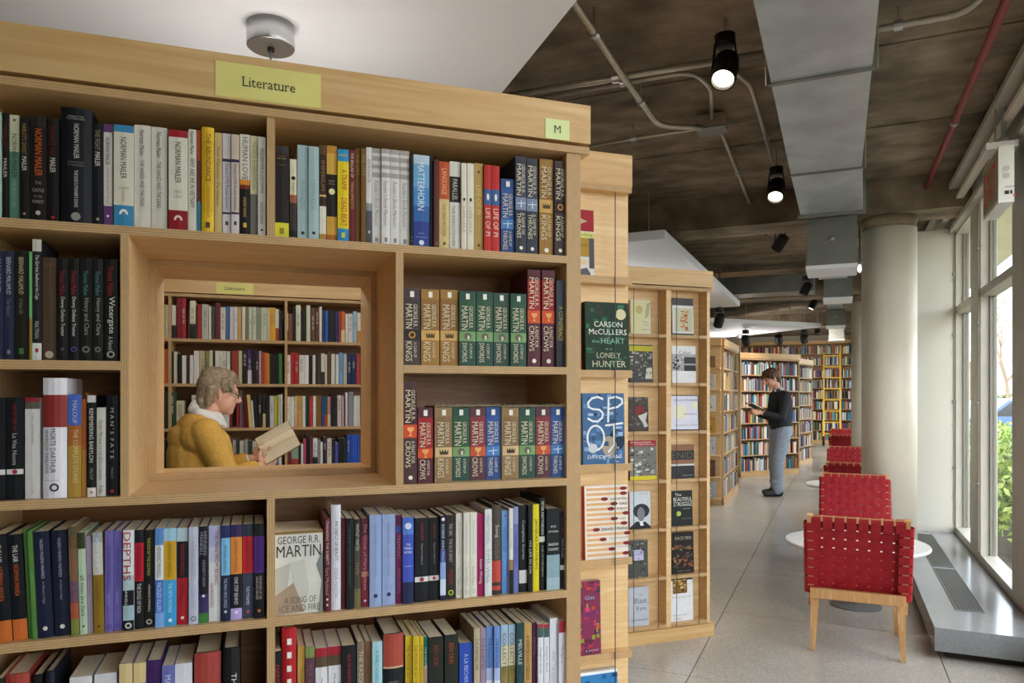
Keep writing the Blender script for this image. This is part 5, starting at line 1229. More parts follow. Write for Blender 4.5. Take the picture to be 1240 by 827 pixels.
fo(FA, 709.5, 762, 366, WU - 0.032, LV[1], 0.028, '#16321f', green_art(), 'dark green book with white capitals face out on the wing', GW, spine='#14251a')
fo(FA, 706.5, 757, 476.5, WU - 0.032, LV[2], 0.02, '#3f6694', [
    ('speck', 0, 1, 0, 1, '#2c4c78,#5a84b4,#7fa4cc,#1d3658,#9ab8d8,#3a6498', 60), ('disc', .62, 1.0, .5, .8, '#16243c'), ('disc', .45, .8, .6, .88, '#a89a88'),
    ('stroke', 0, 0, 0, 0, '#e6ecf2', [(.48, .08), (.36, .05), (.22, .07), (.13, .13), (.14, .19), (.24, .22), (.4, .23), (.48, .28), (.46, .34), (.36, .39), (.24, .39), (.12, .35)]),
    ('stroke', 0, 0, 0, 0, '#e6ecf2', [(.6, .4), (.62, .07), (.8, .05), (.94, .08), (.95, .14), (.84, .19), (.62, .22)]),
    ('stroke', 0, 0, 0, 0, '#e6ecf2', [(.3 + .2 * math.cos(k * PI / 10), .62 + .17 * math.sin(k * PI / 10)) for k in range(21)]),
    ('stroke', 0, 0, 0, 0, '#e6ecf2', [(.54, .45), (.95, .42)]), ('stroke', 0, 0, 0, 0, '#e6ecf2', [(.74, .44), (.74, .72), (.6, .82)]), ('disc', .12, .34, .7, .83, '#c6ccd6'), ('text', .1, .92, .86, .91, '#d9dfe8', 'DAVID MEANS')],
    'blue swirling cover with four huge white letters on the wing', GW)
ma = []
for k in range(14):
    f = 0.03 + k * 0.068; ln = [.85, .85, .4, .62, .55, .9, .62, .85, .2, .92, .35, .9, .55, .88][k]
    ma += [('rect', .04, ln, f, f + .035, '#d9a878'), ('disc', ln - .03, ln + .14, f - .008, f + .042, '#7a1c1c')]
ma += [('text', .58, .98, .17, .2, '#4a3030', 'ASSORTED'), ('text', .8, .98, .235, .27, '#4a3030', 'FIRE'), ('text', .74, .98, .305, .335, '#4a3030', 'EVENTS'), ('text', .72, .95, .445, .47, '#7a5a50', 'STORIES'), ('text', .38, .98, .57, .61, '#2a2222', 'DAVID MEANS'), ('text', .55, .98, .705, .73, '#7a6a64', 'WITH A NEW INTRODUCTION'), ('text', .72, .98, .83, .85, '#7a6a64', 'BY THE AUTHOR')]
fo(FA, 709, 761, 588.5, WU - 0.032, LV[3], 0.022, '#e6ddd2', ma, 'white cover with rows of red-tipped matches on the wing', GW, spine='#a32a22')
fo(FA, 690, 728, 705, WU - 0.03, LV[4], 0.015, '#7a2a4c', [('speck', 0, 1, 0, 1, '#a82a4a,#6a2a6c,#b8442c,#8a8a2c,#3a2a4c,#c43a6a,#5a1f3c', 70), ('disc', .83, .89, .06, .09, '#e8dcd8'), ('text', .5, .8, .2, .25, '#8ca4c4', 'Gin'), ('text', .5, .9, .92, .95, '#c8a8b8', 'a novel')], 'wildly coloured purple and red cover low on the wing', GW)
fo(FA, 700, 749, 814, WU - 0.032, LV[5], 0.02, '#2f7ab4', [('speck', 0, 1, .05, 1, '#3f94c8,#1f5a94,#7fc0dc,#17406c,#d8dce0', 46), ('rect', 0, 1, 0, .04, '#dfe4e8')], 'bright blue pictured cover at the bottom edge of the photo', GW)
GD = 'face-out books on the display bookcase'
UD = -0.03
def unit(x0, x1, y0, row, col, art, label, **k): fo(FC, x0, x1, y0, UD, LV[row], 0.018, col, art, label, GD, **k)
unit(764, 788, 363.5, 0, '#dcd8bc', [('rect', .05, .75, .05, .95, '#d9d2a4'), ('disc', .25, .6, .15, .4, '#c4b070'), ('poly', 0, 0, 0, 0, '#b4b08a', [(.8, .1), (1, .05), (.9, .45), (.72, .55)]), ('text', .62, .9, .62, .66, '#6a6450', 'What'), ('text', .62, .9, .7, .74, '#6a6450', 'You'), ('text', .55, .95, .84, .88, '#6a6450', 'See in the Dark')], 'pale yellowish book top left on the display bookcase')
unit(814.5, 840, 361, 0, '#e4e2de', [('rect', 0, 1, 0, .2, '#4a484c'), ('rect', .1, .96, .27, .9, '#c8c4ac'), ('speck', .35, .8, .34, .88, '#a8562c,#c47a3c,#7a3c24,#d89a4c,#8a8a4c', 40), ('rect', 0, 1, .95, 1, '#3c3a3e')], 'white book with a tawny figure top right on the display bookcase', spine='#3a2a20')
unit(762.5, 791, 417.5, 1, '#4a4844', [('rect', 0, 1, .03, .17, '#bdb32c'), ('speck', 0, 1, .18, .9, '#77756f,#9a9890,#3c3a36,#c4c0b4,#5c5a54', 60), ('poly', 0, 0, 0, 0, '#d0cdbc', [(.72, .62), (.95, .6), (.96, .9), (.66, .9)])], 'photographic cover with a yellow stripe on the display bookcase')
unit(814, 843, 419, 1, '#e6e4e6', [('rect', 0, 1, .22, .68, '#a9a7a9'), ('rect', .5, 1, .3, .48, '#3a3a3e'), ('rect', .5, 1, .52, .68, '#2e2e32'), ('speck', 0, .55, .28, .68, '#55555a,#88888c,#c4c4c8,#2e2e32', 24), ('text', .3, .8, .13, .22, '#55555a', 'Color'), ('text', .5, .95, .24, .29, '#b8b8ba', 'of WAR')], 'white book with a grey central band on the display bookcase')
unit(761, 785.5, 481, 2, '#4a3f3a', [('speck', 0, 1, 0, 1, '#3a302c,#5c504a,#77706a,#2a2422', 34), ('rect', .34, .78, .26, .52, '#7a2a26'), ('poly', 0, 0, 0, 0, '#c8c4c0', [(.48, .55), (.95, .45), (.85, .7), (.98, .85), (.8, .9), (.7, .75)])], 'dark photographic cover with a small red label on the display bookcase')
unit(813, 846.5, 478.5, 2, '#dcdaea', [('rect', 0, 1, 0, .025, '#2e2c34'), ('rect', .97, 1, 0, 1, '#2e2c34'), ('rect', 0, 1, .975, 1, '#2e2c34'), ('rect', .1, .55, .3, .65, '#e4e0c4'), ('rect', .75, .95, .2, .4, '#e8e4c4'), ('text', .1, .95, .12, .17, '#4a4856', 'THE SOULS OF A PEOPLE'), ('text', .45, .92, .52, .56, '#5a5866', 'NEW EDITION'), ('text', .1, .95, .84, .87, '#77757f', 'THE COMPLETE WRITINGS')], 'pale lilac book framed in black on the display bookcase', spine='#3a2f2c')
unit(763, 795, 533.5, 3, '#77756f', [('rect', 0, 1, 0, .15, '#9c2428'), ('text', .04, .8, .03, .07, '#e8d8d4', 'AMERICAN DREAM'), ('text', .1, .98, .09, .12, '#e8d8d4', 'AUTOBIOGRAPHY'), ('speck', 0, 1, .16, .9, '#5c5a55,#8c8a84,#3c3a36,#a8a6a0,#d0cec8', 60), ('rect', 0, 1, .9, 1, '#d6c42c')], 'grey cover with red top and yellow foot on the display bookcase', spine='#7a2426')
unit(812, 841, 538.5, 3, '#8a6248', [('rect', 0, 1, .18, .45, '#2e2a28'), ('text', .08, .95, .22, .41, '#5a524c', 'ENID'), ('rect', 0, 1, .62, 1, '#2e2c30'), ('rect', 0, 1, .58, .63, '#d0cccc'), ('text', .5, .92, .9, .94, '#a09c98', 'ANNA WEST')], 'brown and black banded cover on the display bookcase')
unit(763, 788, 595.5, 4, '#c9ced6', [('text', .3, .95, .05, .08, '#8a8e96', 'THE LIFE'), ('poly', 0, 0, 0, 0, '#22242a', [(0, .95), (.3, .8), (.75, .82), (1, .95), (1, 1), (0, 1)]), ('disc', .15, .95, .33, .72, '#2c2e34'), ('disc', .35, .72, .42, .8, '#77777c'), ('poly', 0, 0, 0, 0, '#e0e2e6', [(.45, .8), (.62, .8), (.66, .92), (.5, .92)])], 'pale cover with a dark bust on the display bookcase', spine='#a83a40')
unit(812, 839, 594.5, 4, '#1f2022', [('text', .22, .5, .07, .15, '#dedcd4', 'The'), ('text', .15, .98, .19, .3, '#dedcd4', 'BEAUTIFUL'), ('text', .15, .98, .32, .44, '#dedcd4', 'STRUGGLE'), ('text', .55, .9, .49, .53, '#b8b6ae', 'a memoir'), ('disc', .25, .48, .58, .72, '#a8bc4c'), ('text', .5, .95, .78, .82, '#8a8880', 'A FATHER, TWO SONS')], 'black cover with crowded white title and green dot on the display bookcase', spine='#5c6a34')
unit(761, 785, 654.5, 5, '#4c4d48', [('speck', 0, 1, 0, 1, '#3a3c38,#5c6058,#77796c,#2c2e2c,#8a8c7c', 40), ('rect', .28, .78, .26, .54, '#b9b6d4'), ('text', .34, .72, .29, .33, '#5a5870', 'COLLECTED'), ('text', .34, .72, .36, .4, '#5a5870', 'POEMS')], 'dark landscape cover with a pale lilac label on the display bookcase')
unit(812, 840.5, 645, 5, '#1f1a18', [('text', .22, .9, .1, .18, '#a89c8a', 'RACE MEN'), ('speck', .05, 1, .3, .88, '#3a2c24,#5c4030,#7a5a3c,#a8764a,#2a201c,#8a4a34', 52), ('text', .25, .85, .92, .96, '#77705f', 'HAZEL CARBY')], 'black book with crowded warm figures on the display bookcase')
unit(761.5, 786, 711.5, 6, '#b9bcc4', [('text', .55, .7, .17, .22, '#77808c', 'The'), ('text', .3, .9, .28, .42, '#4a5468', 'Bluest'), ('text', .4, .85, .5, .62, '#5a6474', 'Eye'), ('text', .1, .92, .83, .87, '#4a5468', 'TONI MORRISON')], 'light grey book with script title at the display\'s foot')
unit(812.5, 839.5, 700, 6, '#e2e0e2', [('rect', 0, 1, 0, .06, '#2e2c34'), ('rect', .1, .75, .04, .36, '#7a5a2c'), ('speck', .1, .75, .04, .36, '#c49a4c,#4a3420,#8a6a3c,#d8c47c', 26), ('text', .08, .9, .41, .48, '#a8a6aa', 'belonging south'), ('text', .1, .7, .84, .88, '#8a888c', 'Patricia Hill'), ('text', .1, .5, .92, .96, '#8a888c', 'Collins')], 'white book with a red spine at the display\'s foot', spine='#a8202c')
FEe = Frame(ew.location.x, ew.location.y, 0.0)
for k, (c, sp, f, nm) in enumerate((('#8a6a44', '#5a4030,#c49a5c', .55, 'brown'), ('#c9c4b4', '#3a3a3a,#8a8474', .7, 'cream and black'), ('#d8d8da', '#2e3038,#a8a8ac', .75, 'white'), ('#b8883c', '#2a1f18,#d8a84c', .75, 'golden'), ('#c4c6ca', '#5a5c64,#e2e2e4', .85, 'light grey'), ('#6a4a3c', '#3a5a3c,#a8543c', .8, 'rust and green'), ('#a9aeb4', '#3a4048,#d8dade', .8, 'grey'))):
    face_book(FEe, 0.55 - 0.2 * f, 0.55, -0.035, LV[k], 0.27 * f, 0.015, c, [('speck', .1, .9, .1, .9, sp, 14)], '%s face-out book on the %s ledge of the far end display' % (nm, ('top', 'second', 'third', 'fourth', 'fifth', 'sixth', 'lowest')[k]), 'face-out books on the far end display')
# ---- signs on the headers
def sign(fr, s0, s1, z0, z1, u, mat, text, tw, th, label, fullname='header_sign'):
    t = thing(fullname, label, 'sign', fr.w(s0, u, z0), fr.a)
    MB().box(0, s1 - s0, -0.0012, 0, 0, z1 - z0).build('card', mat, t)
    m = MB(); W_, H_ = s1 - s0, z1 - z0
    x = W_ / 2 - tw / 2; y = H_ * 0.5 - th / 2
    put_text(m, text, (x, -0.002, y), (tw, 0, 0), (0, 0, th))
    x0, x1, y0, y1 = RAW[text]; kx = tw / (x1 - x0); kz = th / (y1 - y0); em = 0.72 * kx
    for k, ch in enumerate(text):                       # slab feet and heads on the upright strokes
        text_geo(text[:k + 1]); text_geo(ch); gw = RAW[ch][1] - RAW[ch][0]; gl = RAW[text[:k + 1]][1] - gw
        stems = {'L': ((.06, 1, 1),), 'M': ((.06, 1, 1), (gw - .06, 1, 1)), 'i': ((gw / 2, 1, .5),), 'r': ((.05, 1, .5),), 'u': ((.05, 0, .5), (gw - .05, .5, .5))}.get(ch, ())
        top = RAW[ch][3] if ch in 'LM' else RAW['u'][3] if 'u' in RAW else RAW[ch][3]
        for sx, foot, head in stems:
            cx = x + (gl + sx - x0) * kx
            if foot: m.box(cx - 0.1 * kx, cx + 0.1 * kx, -0.0021, -0.0019, y + (0 - y0) * kz, y + (0.045 - y0) * kz)
            if head and ch != 'i': m.box(cx - 0.12 * kx, cx + (0.1 if head == 1 else 0.0) * kx, -0.0021, -0.0019, y + (top - 0.045 - y0) * kz, y + (top - y0) * kz)
    m.build('lettering', 'ink', t)
    return t
sign(FA, -0.5448, -0.3278, 2.0535, 2.1275, -0.0125, 'sign_yellow', 'Literature', 0.108, 0.021, 'yellow card reading Literature on the front bookcase header')
sign(FA, 0.2067, 0.2716, 2.051, 2.1, -0.0125, 'sign_green', 'M', 0.0165, 0.0175, 'small pale green card with the letter M on the header')
sa = FB.px(262, 350, 0)[0]; sb = FB.px(307, 350, 0)[0]
sign(FB, sa, sb, 2.052, 2.122, -0.0125, 'sign_yellow', 'Literature', 0.115, 0.022, 'small yellow card seen through the opening above the woman')

# ---- shelves behind the woman: x range (px), height of the top (px), colours
BACK = []
def back_row(data, z0, where, side):
    rows = data.split(); n = len(rows); names = {}
    for i, r in enumerate(rows):
        f = r.split('/'); x0, x1, yt = float(f[0]), float(f[1]), float(f[2]); cols = f[3]; ln = math.radians(float(f[4])) if len(f) > 4 else 0
        u = 0.012 + 0.005 * (i % 3); a = FB.px(x0, 440, u)[0]; b = FB.px(x1, 440, u)[0] - 0.0006; h = FB.px((x0 + x1) / 2, yt, u)[1] - z0
        cs = cols.split('+'); bands = [((k + 1) / len(cs) if len(cs) < 3 else (.2, .8, 1)[k], '#' + c) for k, c in enumerate(cs)]
        if len(cs) == 2: bands = [(.6, '#' + cs[0]), (1, '#' + cs[1])]
        pos = ORD[i] + ' from left' if i < n / 2 else ('last' if i == n - 1 else ORD[n - 1 - i] + ' from right')
        lc = colname(cs[0]); w = b - a; rr = random.Random(i * 31 + int(z0 * 100))
        dark = sum(lin(cs[0])[:3]) < 0.5; tc = '#c9c4ba' if dark else '#77716a'
        tx = [(rr.choice(['IlIIl lIlII', 'llIlI IIl lIll', 'IIlIlII', 'lIl IllIlI']), .12, rr.uniform(.45, .8), tc)] if w > 0.012 and h > 0.1 and rr.random() < .75 else []
        BACK.append((min(x1, 437) - max(x0, 196) if not (228 < (x0 + x1) / 2 < 300 and yt > 440) else 0.1, (a, b, u, z0, max(h, 0.12), 0.14, bands, tx, '%s book, %s on the %s behind the woman' % (lc, pos, where), 'books behind the woman', ln)))
def colname(c):
    r, g, b = [int(c[i:i + 2], 16) for i in (0, 2, 4)]; mx, mn = max(r, g, b), min(r, g, b)
    if mx - mn < 26: return 'white' if mx > 205 else 'grey' if mx > 85 else 'black'
    if mx < 62: return 'dark'
    if r == mx and g > r * 0.72: return 'cream' if b > r * 0.62 else ('yellow' if mx > 150 else 'olive')
    if r == mx and b > g * 1.25 and b > r * 0.45: return 'pink' if mx > 150 else 'plum'
    if r == mx: return ('orange' if g > r * 0.4 else 'red') if mx > 150 else ('brown' if g > r * 0.5 else 'dark red')
    if g == mx: return 'green'
    return ('purple' if r > g * 1.2 else 'pale blue' if mx > 180 and mn > 120 else 'blue' if mx > 110 else 'navy')
def conv(seq, ox, oy, sc):
    """seq of 'z0 z1 ztop colour [lean]' read in an enlarged view -> frame pixels"""
    out = []
    for q in seq.split(','):
        p = q.split(); out.append('%.2f/%.2f/%.2f/%s' % (ox + float(p[0]) / sc, ox + float(p[1]) / sc, oy + float(p[2]) / sc, p[3]) + ('/' + p[4] if len(p) > 4 else ''))
    return ' '.join(out)
ZA = (180, 325, 6.36); ZB = (320, 335, 6.892); ZC = (190, 430, 5.7); ZD = (290, 460, 7.193)
back_row(conv('40 68 285 c9c4b8,70 94 280 3a3a40,95 130 275 cfc23c,130 152 280 d0cbbf,152 178 280 9a5636,178 212 285 d8d3c9+2c2a2a,215 250 230 7a1f26,252 288 230 a02a30', *ZA), LV[0], 'top left shelf', 0)
back_row(conv('318 362 250 d9d4bc+22201e,365 374 285 33302e,375 408 280 a8342e,410 462 278 bdb8ae,465 482 292 dedad0,485 512 290 4a4c48,515 552 265 6a2a34,553 593 300 d6cfc6,595 622 293 4a6fa8,625 655 296 cfc6d0,657 685 296 dcd8d2,687 718 298 c9a468,720 745 296 ddd6ca,747 770 298 7a765c,772 800 298 cfd4c0,801 830 298 c6ceb8,832 865 302 8a9684,867 910 304 d6d0b8,912 932 304 cbb8a8', *ZA) + ' ' + conv('-10 22 260 c3cfb4,22 42 260 aab09c,42 95 258 d8a42c,95 122 270 dcd6cc+b0402c,125 150 285 26242a', *ZB), LV[0], 'top middle shelf', 1)
back_row(conv('182 200 305 d6d2cc+24242a,202 235 310 7a4a34,236 262 260 1c1a1c,265 305 238 d3d6c0,308 316 280 2c2420,318 350 262 2c221c,352 385 240 d0d2bc,390 425 262 6c4a38,428 460 265 6a4236,460 482 250 dad6ce,485 508 278 24386a,510 535 285 2f5cb0,537 590 290 1e1e22,592 620 290 22306c,622 640 290 b83a2c,642 675 290 d06a2c+dccb9c,678 700 310 dedad6,702 738 310 e2dedc,740 775 290 9fbcd0,777 805 300 dcd4c4+d08a34,808 840 295 6a3a34,842 880 290 c8c4bc', *ZB), LV[0], 'top right shelf', 2)
back_row(conv('40 66 650 8a5a3c,68 92 640 26242a,93 115 640 1d1b1e,118 158 622 c8642c,160 195 640 1e1c1e,195 222 640 cfc8b0,222 255 660 1c1a1c,258 288 670 d9d5d2', *ZA), LV[1], 'second left shelf', 0)
back_row(conv('318 345 670 d6d6d6,348 390 635 dcd4d0,392 435 635 c3b48c,437 465 635 8a8456,467 495 632 cfc6a4,497 510 640 1e1c1c,512 540 635 d9d4ca,540 568 636 d6d2c8,568 600 638 dad4cc,602 628 638 d2cec6,629 639 645 3a302a,640 690 635 a3402e,692 720 635 cbbd9c,722 760 632 22201f,762 795 625 4a2a6c+dad4dc,797 820 630 1f1c22,822 850 640 3a2c34,852 868 636 d4c0bc,870 893 645 b23a3c,895 913 650 c9782c', *ZA) + ' ' + conv('-2 20 640 cc7c34,22 45 640 d0842c,47 75 645 1f1d1d,77 100 650 232122,100 120 655 1d1c1d,122 150 640 3f7a44', *ZB), LV[1], 'second middle shelf', 1)
back_row(conv('182 220 655 dcd8d2,221 250 635 b02a28,252 290 638 b32c28,292 332 655 dcd9d6,333 372 655 e0ddda,375 402 660 1c1a1c,404 428 655 d6d3cd,430 444 650 232022,445 475 640 4a3a34,475 505 640 d2ccc4+37302e,507 525 650 cfc6b0,527 558 630 5a4236,560 590 645 dad6ca,597 622 650 dedcd4,624 658 635 6fa8dc,660 690 645 bdb8a8,692 728 645 1f2c5a,730 765 645 22305c,768 800 645 b03a3a,804 845 640 8a8474', *ZB), LV[1], 'second right shelf', 2)
back_row(conv('0 26 270 7a6a4a,28 62 255 2a2a26,62 135 255 2f4a34,135 190 315 c9bfa0', *ZC), LV[2], 'third left shelf', 0)
back_row(conv('240 272 275 c6c2bc,275 310 280 3a3a3e,312 345 270 8a6a4a,347 380 280 c3bda8,382 410 270 5a2a2c,412 445 285 33405a,447 470 290 cfc8bc,472 500 290 d6d2ca,502 520 260 7a2a30', *ZC) + ' ' + conv('-24 -4 125 9a1f2c,0 26 95 5a5c60,27 50 140 8d1f2c -4,56 78 140 5a1f28 -4,84 114 130 d6b96c -4,116 134 180 d8d6d2 -4,140 165 150 1e1f22 -3,168 200 130 22211f -2,203 230 115 2a2620+cfbf86,233 262 150 26221f,265 300 140 c9c6cc,302 332 140 b8b83c,335 358 130 c0b89c,360 375 125 dedad2', *ZD), LV[2], 'third middle shelf', 1)
back_row(conv('402 440 148 d9d3c6,441 478 148 dcd6ca,480 508 140 cfc4a0+d8b494,508 545 140 d0963c,548 575 140 cfd4d6,577 605 145 1f3c34,607 640 145 b8342a,642 667 140 dcd8d6,668 718 135 7a5c24,720 740 145 2c4a9c,742 765 145 2a5a44+b8442c,767 795 145 c98a8c+d2ccac,797 820 125 1e1c1f,822 850 150 232124,853 890 135 d9c9ce,892 910 140 c4a0a8,912 921 150 2a2628,922 945 108 d9ccd0,950 992 103 8f8d98,995 1022 138 dcdad4,1023 1052 138 dad7d0,1056 1090 140 8a3a3c', *ZD), LV[2], 'third right shelf', 2)
back_row(conv('0 26 590 6a5a3c,28 62 585 24382c,64 100 585 1c1c20+3a6a9c,102 108 590 201e20,110 140 592 cfc8b4,142 170 595 4a2c2c', *ZC), LV[3], 'fourth left shelf', 0)
back_row(conv('-95 -62 520 5a5a60,-58 -30 525 b0a48c,-26 0 520 3a3f4a,2 38 530 c6c2b4,42 75 520 9a9a90,78 110 530 3a4a3c,112 150 535 c3b8a0,152 190 520 2c2c34,194 230 530 8a5a4a,232 268 540 c9c4b8,270 310 530 6a707c,312 340 545 3f62a8,342 368 545 d6d4d2', *ZD), LV[3], 'fourth middle shelf', 1)
back_row(conv('402 450 560 6c242c,452 515 540 8aa48c+a8383a,517 535 560 33302e,537 555 560 dcd8d6,557 580 515 b04a5c,582 607 480 201c20,610 637 495 6a2c40,640 680 510 dcdad8+242226,682 702 520 8f8d8c,704 725 540 dcdad8,727 760 500 3a2430,763 805 512 dad5ca,807 830 515 201e22,832 860 545 4a50a0,862 893 508 1f1f22,895 932 508 222226,935 965 480 2a4a9c,967 984 475 2c58c4,985 1003 475 2f5cc8,1005 1023 475 2c5ac4,1025 1050 480 2a50b0', *ZD), LV[3], 'fourth right shelf', 2)

# about three hundred books stand singly; the rest of the small ones join the distant shelves
n_single = sum(1 for o in bpy.data.objects if o.name.split('.')[0] == 'book' and o.parent is None)
BACK.sort(key=lambda q: -q[0] * q[1][4])
for k, (_, q) in enumerate(BACK):
    if k < 300 - n_single: book(FB, *q); continue
    a, b, u, z0, h, d, bands, _t, _l, _g, ln = q; sh = math.tan(ln) * h; f0 = 0.0; c0 = lin(bands[0][1])
    for f1, col in bands:
        za, zb = z0 + h * (1 - f1), z0 + h * (1 - f0); c = lin(col); i = len(FAR_BOOKS.v)
        sa_, sb_ = sh * (za - z0) / h, sh * (zb - z0) / h
        FAR_BOOKS.v += [tuple(p) for p in (FB.w(a + sa_, u, za), FB.w(b + sa_, u, za), FB.w(b + sa_, u + d, za), FB.w(a + sa_, u + d, za), FB.w(a + sb_, u, zb), FB.w(b + sb_, u, zb), FB.w(b + sb_, u + d, zb), FB.w(a + sb_, u + d, zb))]
        for m_, qd in enumerate(((4, 5, 6, 7), (0, 1, 5, 4), (1, 2, 6, 5), (3, 0, 4, 7))): FAR_BOOKS.face([i + t_ for t_ in qd], lin('#cfc3a8') if (m_ == 0 and f0 == 0) else c)
        f0 = f1
fb = FAR_BOOKS.build('distant_books', 'cover')
tag(fb, 'countless small books on the distant bookcases and behind the woman', 'books', None, 'stuff')
# ================================================================== webbed lounge chairs and tables
def ribbon(pts, width, side, thick=0.0022):
    """flat strap: centre path, width along 'side'"""
    m = MB(); sd = Vector(side).normalized(); n = len(pts); P = [Vector(p) for p in pts]
    for i, p in enumerate(P):
        t = (P[min(i + 1, n - 1)] - P[max(i - 1, 0)]).normalized(); nr = sd.cross(t).normalized()
        for a, b in ((-1, 1), (1, 1), (1, -1), (-1, -1)): m.v.append(tuple(p + sd * (a * width / 2) + nr * (b * thick / 2)))
    for i in range(n - 1):
        for k in range(4): m.face([4 * i + k, 4 * i + (k + 1) % 4, 4 * i + 4 + (k + 1) % 4, 4 * i + 4 + k])
    m.face([3, 2, 1, 0]); m.face([4 * n - 4, 4 * n - 3, 4 * n - 2, 4 * n - 1])
    return m
def woven(ch, A, B, half, n_long, n_cross, w_long, w_cross, bar, name, flip=1):
    """web between rail A and rail B (points on the centre line), A->B is the long direction; wraps the rails and the side posts"""
    A = Vector(A); B = Vector(B); L = (B - A).length; t = (B - A).normalized(); X = Vector((1, 0, 0)); nr = X.cross(t).normalized() * flip   # nr: the sitter's side
    amp = 0.0028
    for i in range(n_long):
        x = -half + (i + 0.5) * 2 * half / n_long; pts = []
        base = A + X * x
        R = bar / 2 + 0.003
        for k in range(5): an = PI * (0.0 + 1.0 * k / 4); pts.append(base - t * (R * math.sin(an)) * 1.0 + nr * (-R * math.cos(an)) * 1.0)
        pts = [base + t * 0.055 - nr * R] + pts
        for k in range(n_cross * 2 + 1):
            f = k / (n_cross * 2); z = 0.02 + (L - 0.04) * f; sgn = 1 if ((k // 2 + i) % 2 == 0) else -1
            o = amp * sgn if k % 2 else 0
            pts.append(base + t * z + nr * (R + o))
        for k in range(5): an = PI * k / 4; pts.append(base + t * (L + R * math.sin(an)) + nr * (R * math.cos(an)))
        pts.append(base + t * (L - 0.055) - nr * R)
        ribbon(pts, w_long, X).build(name, 'red_web', ch)
    for j in range(n_cross):
        z = 0.02 + (L - 0.04) * (j + 0.5) / n_cross; base = A + t * z; pts = []; R = bar / 2 + 0.003; hw = half + bar * 0.5
        pts.append(base + X * (-hw + 0.05) - nr * R)
        for k in range(5): an = PI * k / 4; pts.append(base + X * (-hw - R * math.sin(an)) - nr * (R * math.cos(an)))
        for i in range(n_long * 2 + 1):
            x = -half + half * 2 * i / (n_long * 2); sgn = -1 if ((i // 2 + j) % 2 == 0) else 1
            pts.append(base + X * x + nr * (R + (amp * sgn if i % 2 else 0)))
        for k in range(5): an = PI * k / 4; pts.append(base + X * (hw + R * math.sin(an)) + nr * (R * math.cos(an)))
        pts.append(base + X * (hw - 0.05) - nr * R)
        ribbon(pts, w_cross, t).build(name, 'red_web', ch)
def make_chair():
    c = thing('lounge_chair', '', 'chair', (0, 0, 0), 0, 'red webbed lounge chairs by the window')
    hw = 0.232; b = 0.03
    back0, back1 = (0, 0.03, 0.30), (0, -0.13, 0.757); seat0, seat1 = (0, 0.06, 0.335), (0, 0.54, 0.415)
    for s in (-1, 1):
        MB().bar((s * hw, back0[1] + 0.02, back0[2] - 0.055), (s * hw, back1[1] - 0.006, back1[2] + 0.018), b, b).build('back_post', 'chair_wood', c)
        MB().bar((s * hw, seat0[1] - 0.05, seat0[2] - 0.008), (s * hw, seat1[1] + 0.015, seat1[2] + 0.003), b, b).build('seat_rail', 'chair_wood', c)
        MB().bar((s * 0.212, 0.035, 0.325), (s * 0.222, -0.005, 0.0), 0.045, 0.05, 0.024, 0.026).build('leg', 'chair_wood', c)
        MB().bar((s * 0.212, 0.43, 0.39), (s * 0.222, 0.47, 0.0), 0.045, 0.05, 0.024, 0.026).build('leg', 'chair_wood', c)
        MB().bar((s * 0.195, 0.03, 0.30), (s * 0.195, 0.44, 0.355), 0.02, 0.045).build('side_stretcher', 'chair_wood', c)
    MB().bar((-hw, back1[1], back1[2]), (hw, back1[1], back1[2]), b, b, side=(0, 0, 1)).build('top_rail', 'chair_wood', c)
    MB().bar((-hw, back0[1], back0[2]), (hw, back0[1], back0[2]), b * .9, b * .9, side=(0, 0, 1)).build('lower_back_rail', 'chair_wood', c)
    MB().bar((-0.235, -0.012, 0.325), (0.235, -0.012, 0.325), 0.055, 0.03, side=(0, 0, 1)).build('rear_rail', 'chair_wood', c)
    MB().bar((-hw, seat1[1], seat1[2]), (hw, seat1[1], seat1[2]), b, b, side=(0, 0, 1)).build('front_rail', 'chair_wood', c)
    MB().bar((-hw, seat0[1], seat0[2]), (hw, seat0[1], seat0[2]), b * .8, b * .8, side=(0, 0, 1)).build('seat_back_rail', 'chair_wood', c)
    woven(c, back0, back1, hw, 8, 8, 0.047, 0.047, b, 'back_strap', -1)
    woven(c, seat0, seat1, hw, 8, 8, 0.047, 0.049, b, 'seat_strap')
    return c
proto = make_chair()
CH = [(0.095, 4.385, 0, 'red webbed lounge chair nearest the camera, seen from behind'), (0.124, 6.47, PI, 'red webbed chair facing the camera across the nearest round table'),
      (0.14, 7.79, 0, 'third red webbed chair, back to back with the second'), (0.14, 9.93, PI, 'fourth red webbed chair, facing the camera beyond the thick column'),
      (0.13, 13.05, 0, 'fifth red webbed chair, only its top showing'), (0.12, 15.2, PI, 'farthest red webbed chair, tiny top below the ladder')]
for i, (x, y, rz, lab) in enumerate(CH):
    o = proto if i == 0 else copy_tree(proto)
    o.location = (x, y, 0); o.rotation_euler = (0, 0, rz); o['label'] = lab
def table(y, label):
    t = thing('round_table', label, 'table', (0.11, y, 0), 0, 'low white round tables')
    MB().lathe([(0.43, 0.405), (0.445, 0.412), (0.446, 0.424), (0.442, 0.43)], 48).build('table_top', 'white_laminate', t)
    MB().lathe([(0.022, 0.02), (0.022, 0.404)], 20).build('pedestal', 'galvanised_dark', t); MB().lathe([(0.16, 0), (0.16, 0.008), (0.04, 0.02)], 32).build('base', 'galvanised_dark', t)
table(5.43, 'low white round table between the two nearest red chairs')
table(8.86, 'low white round table hidden between the third and fourth chairs')
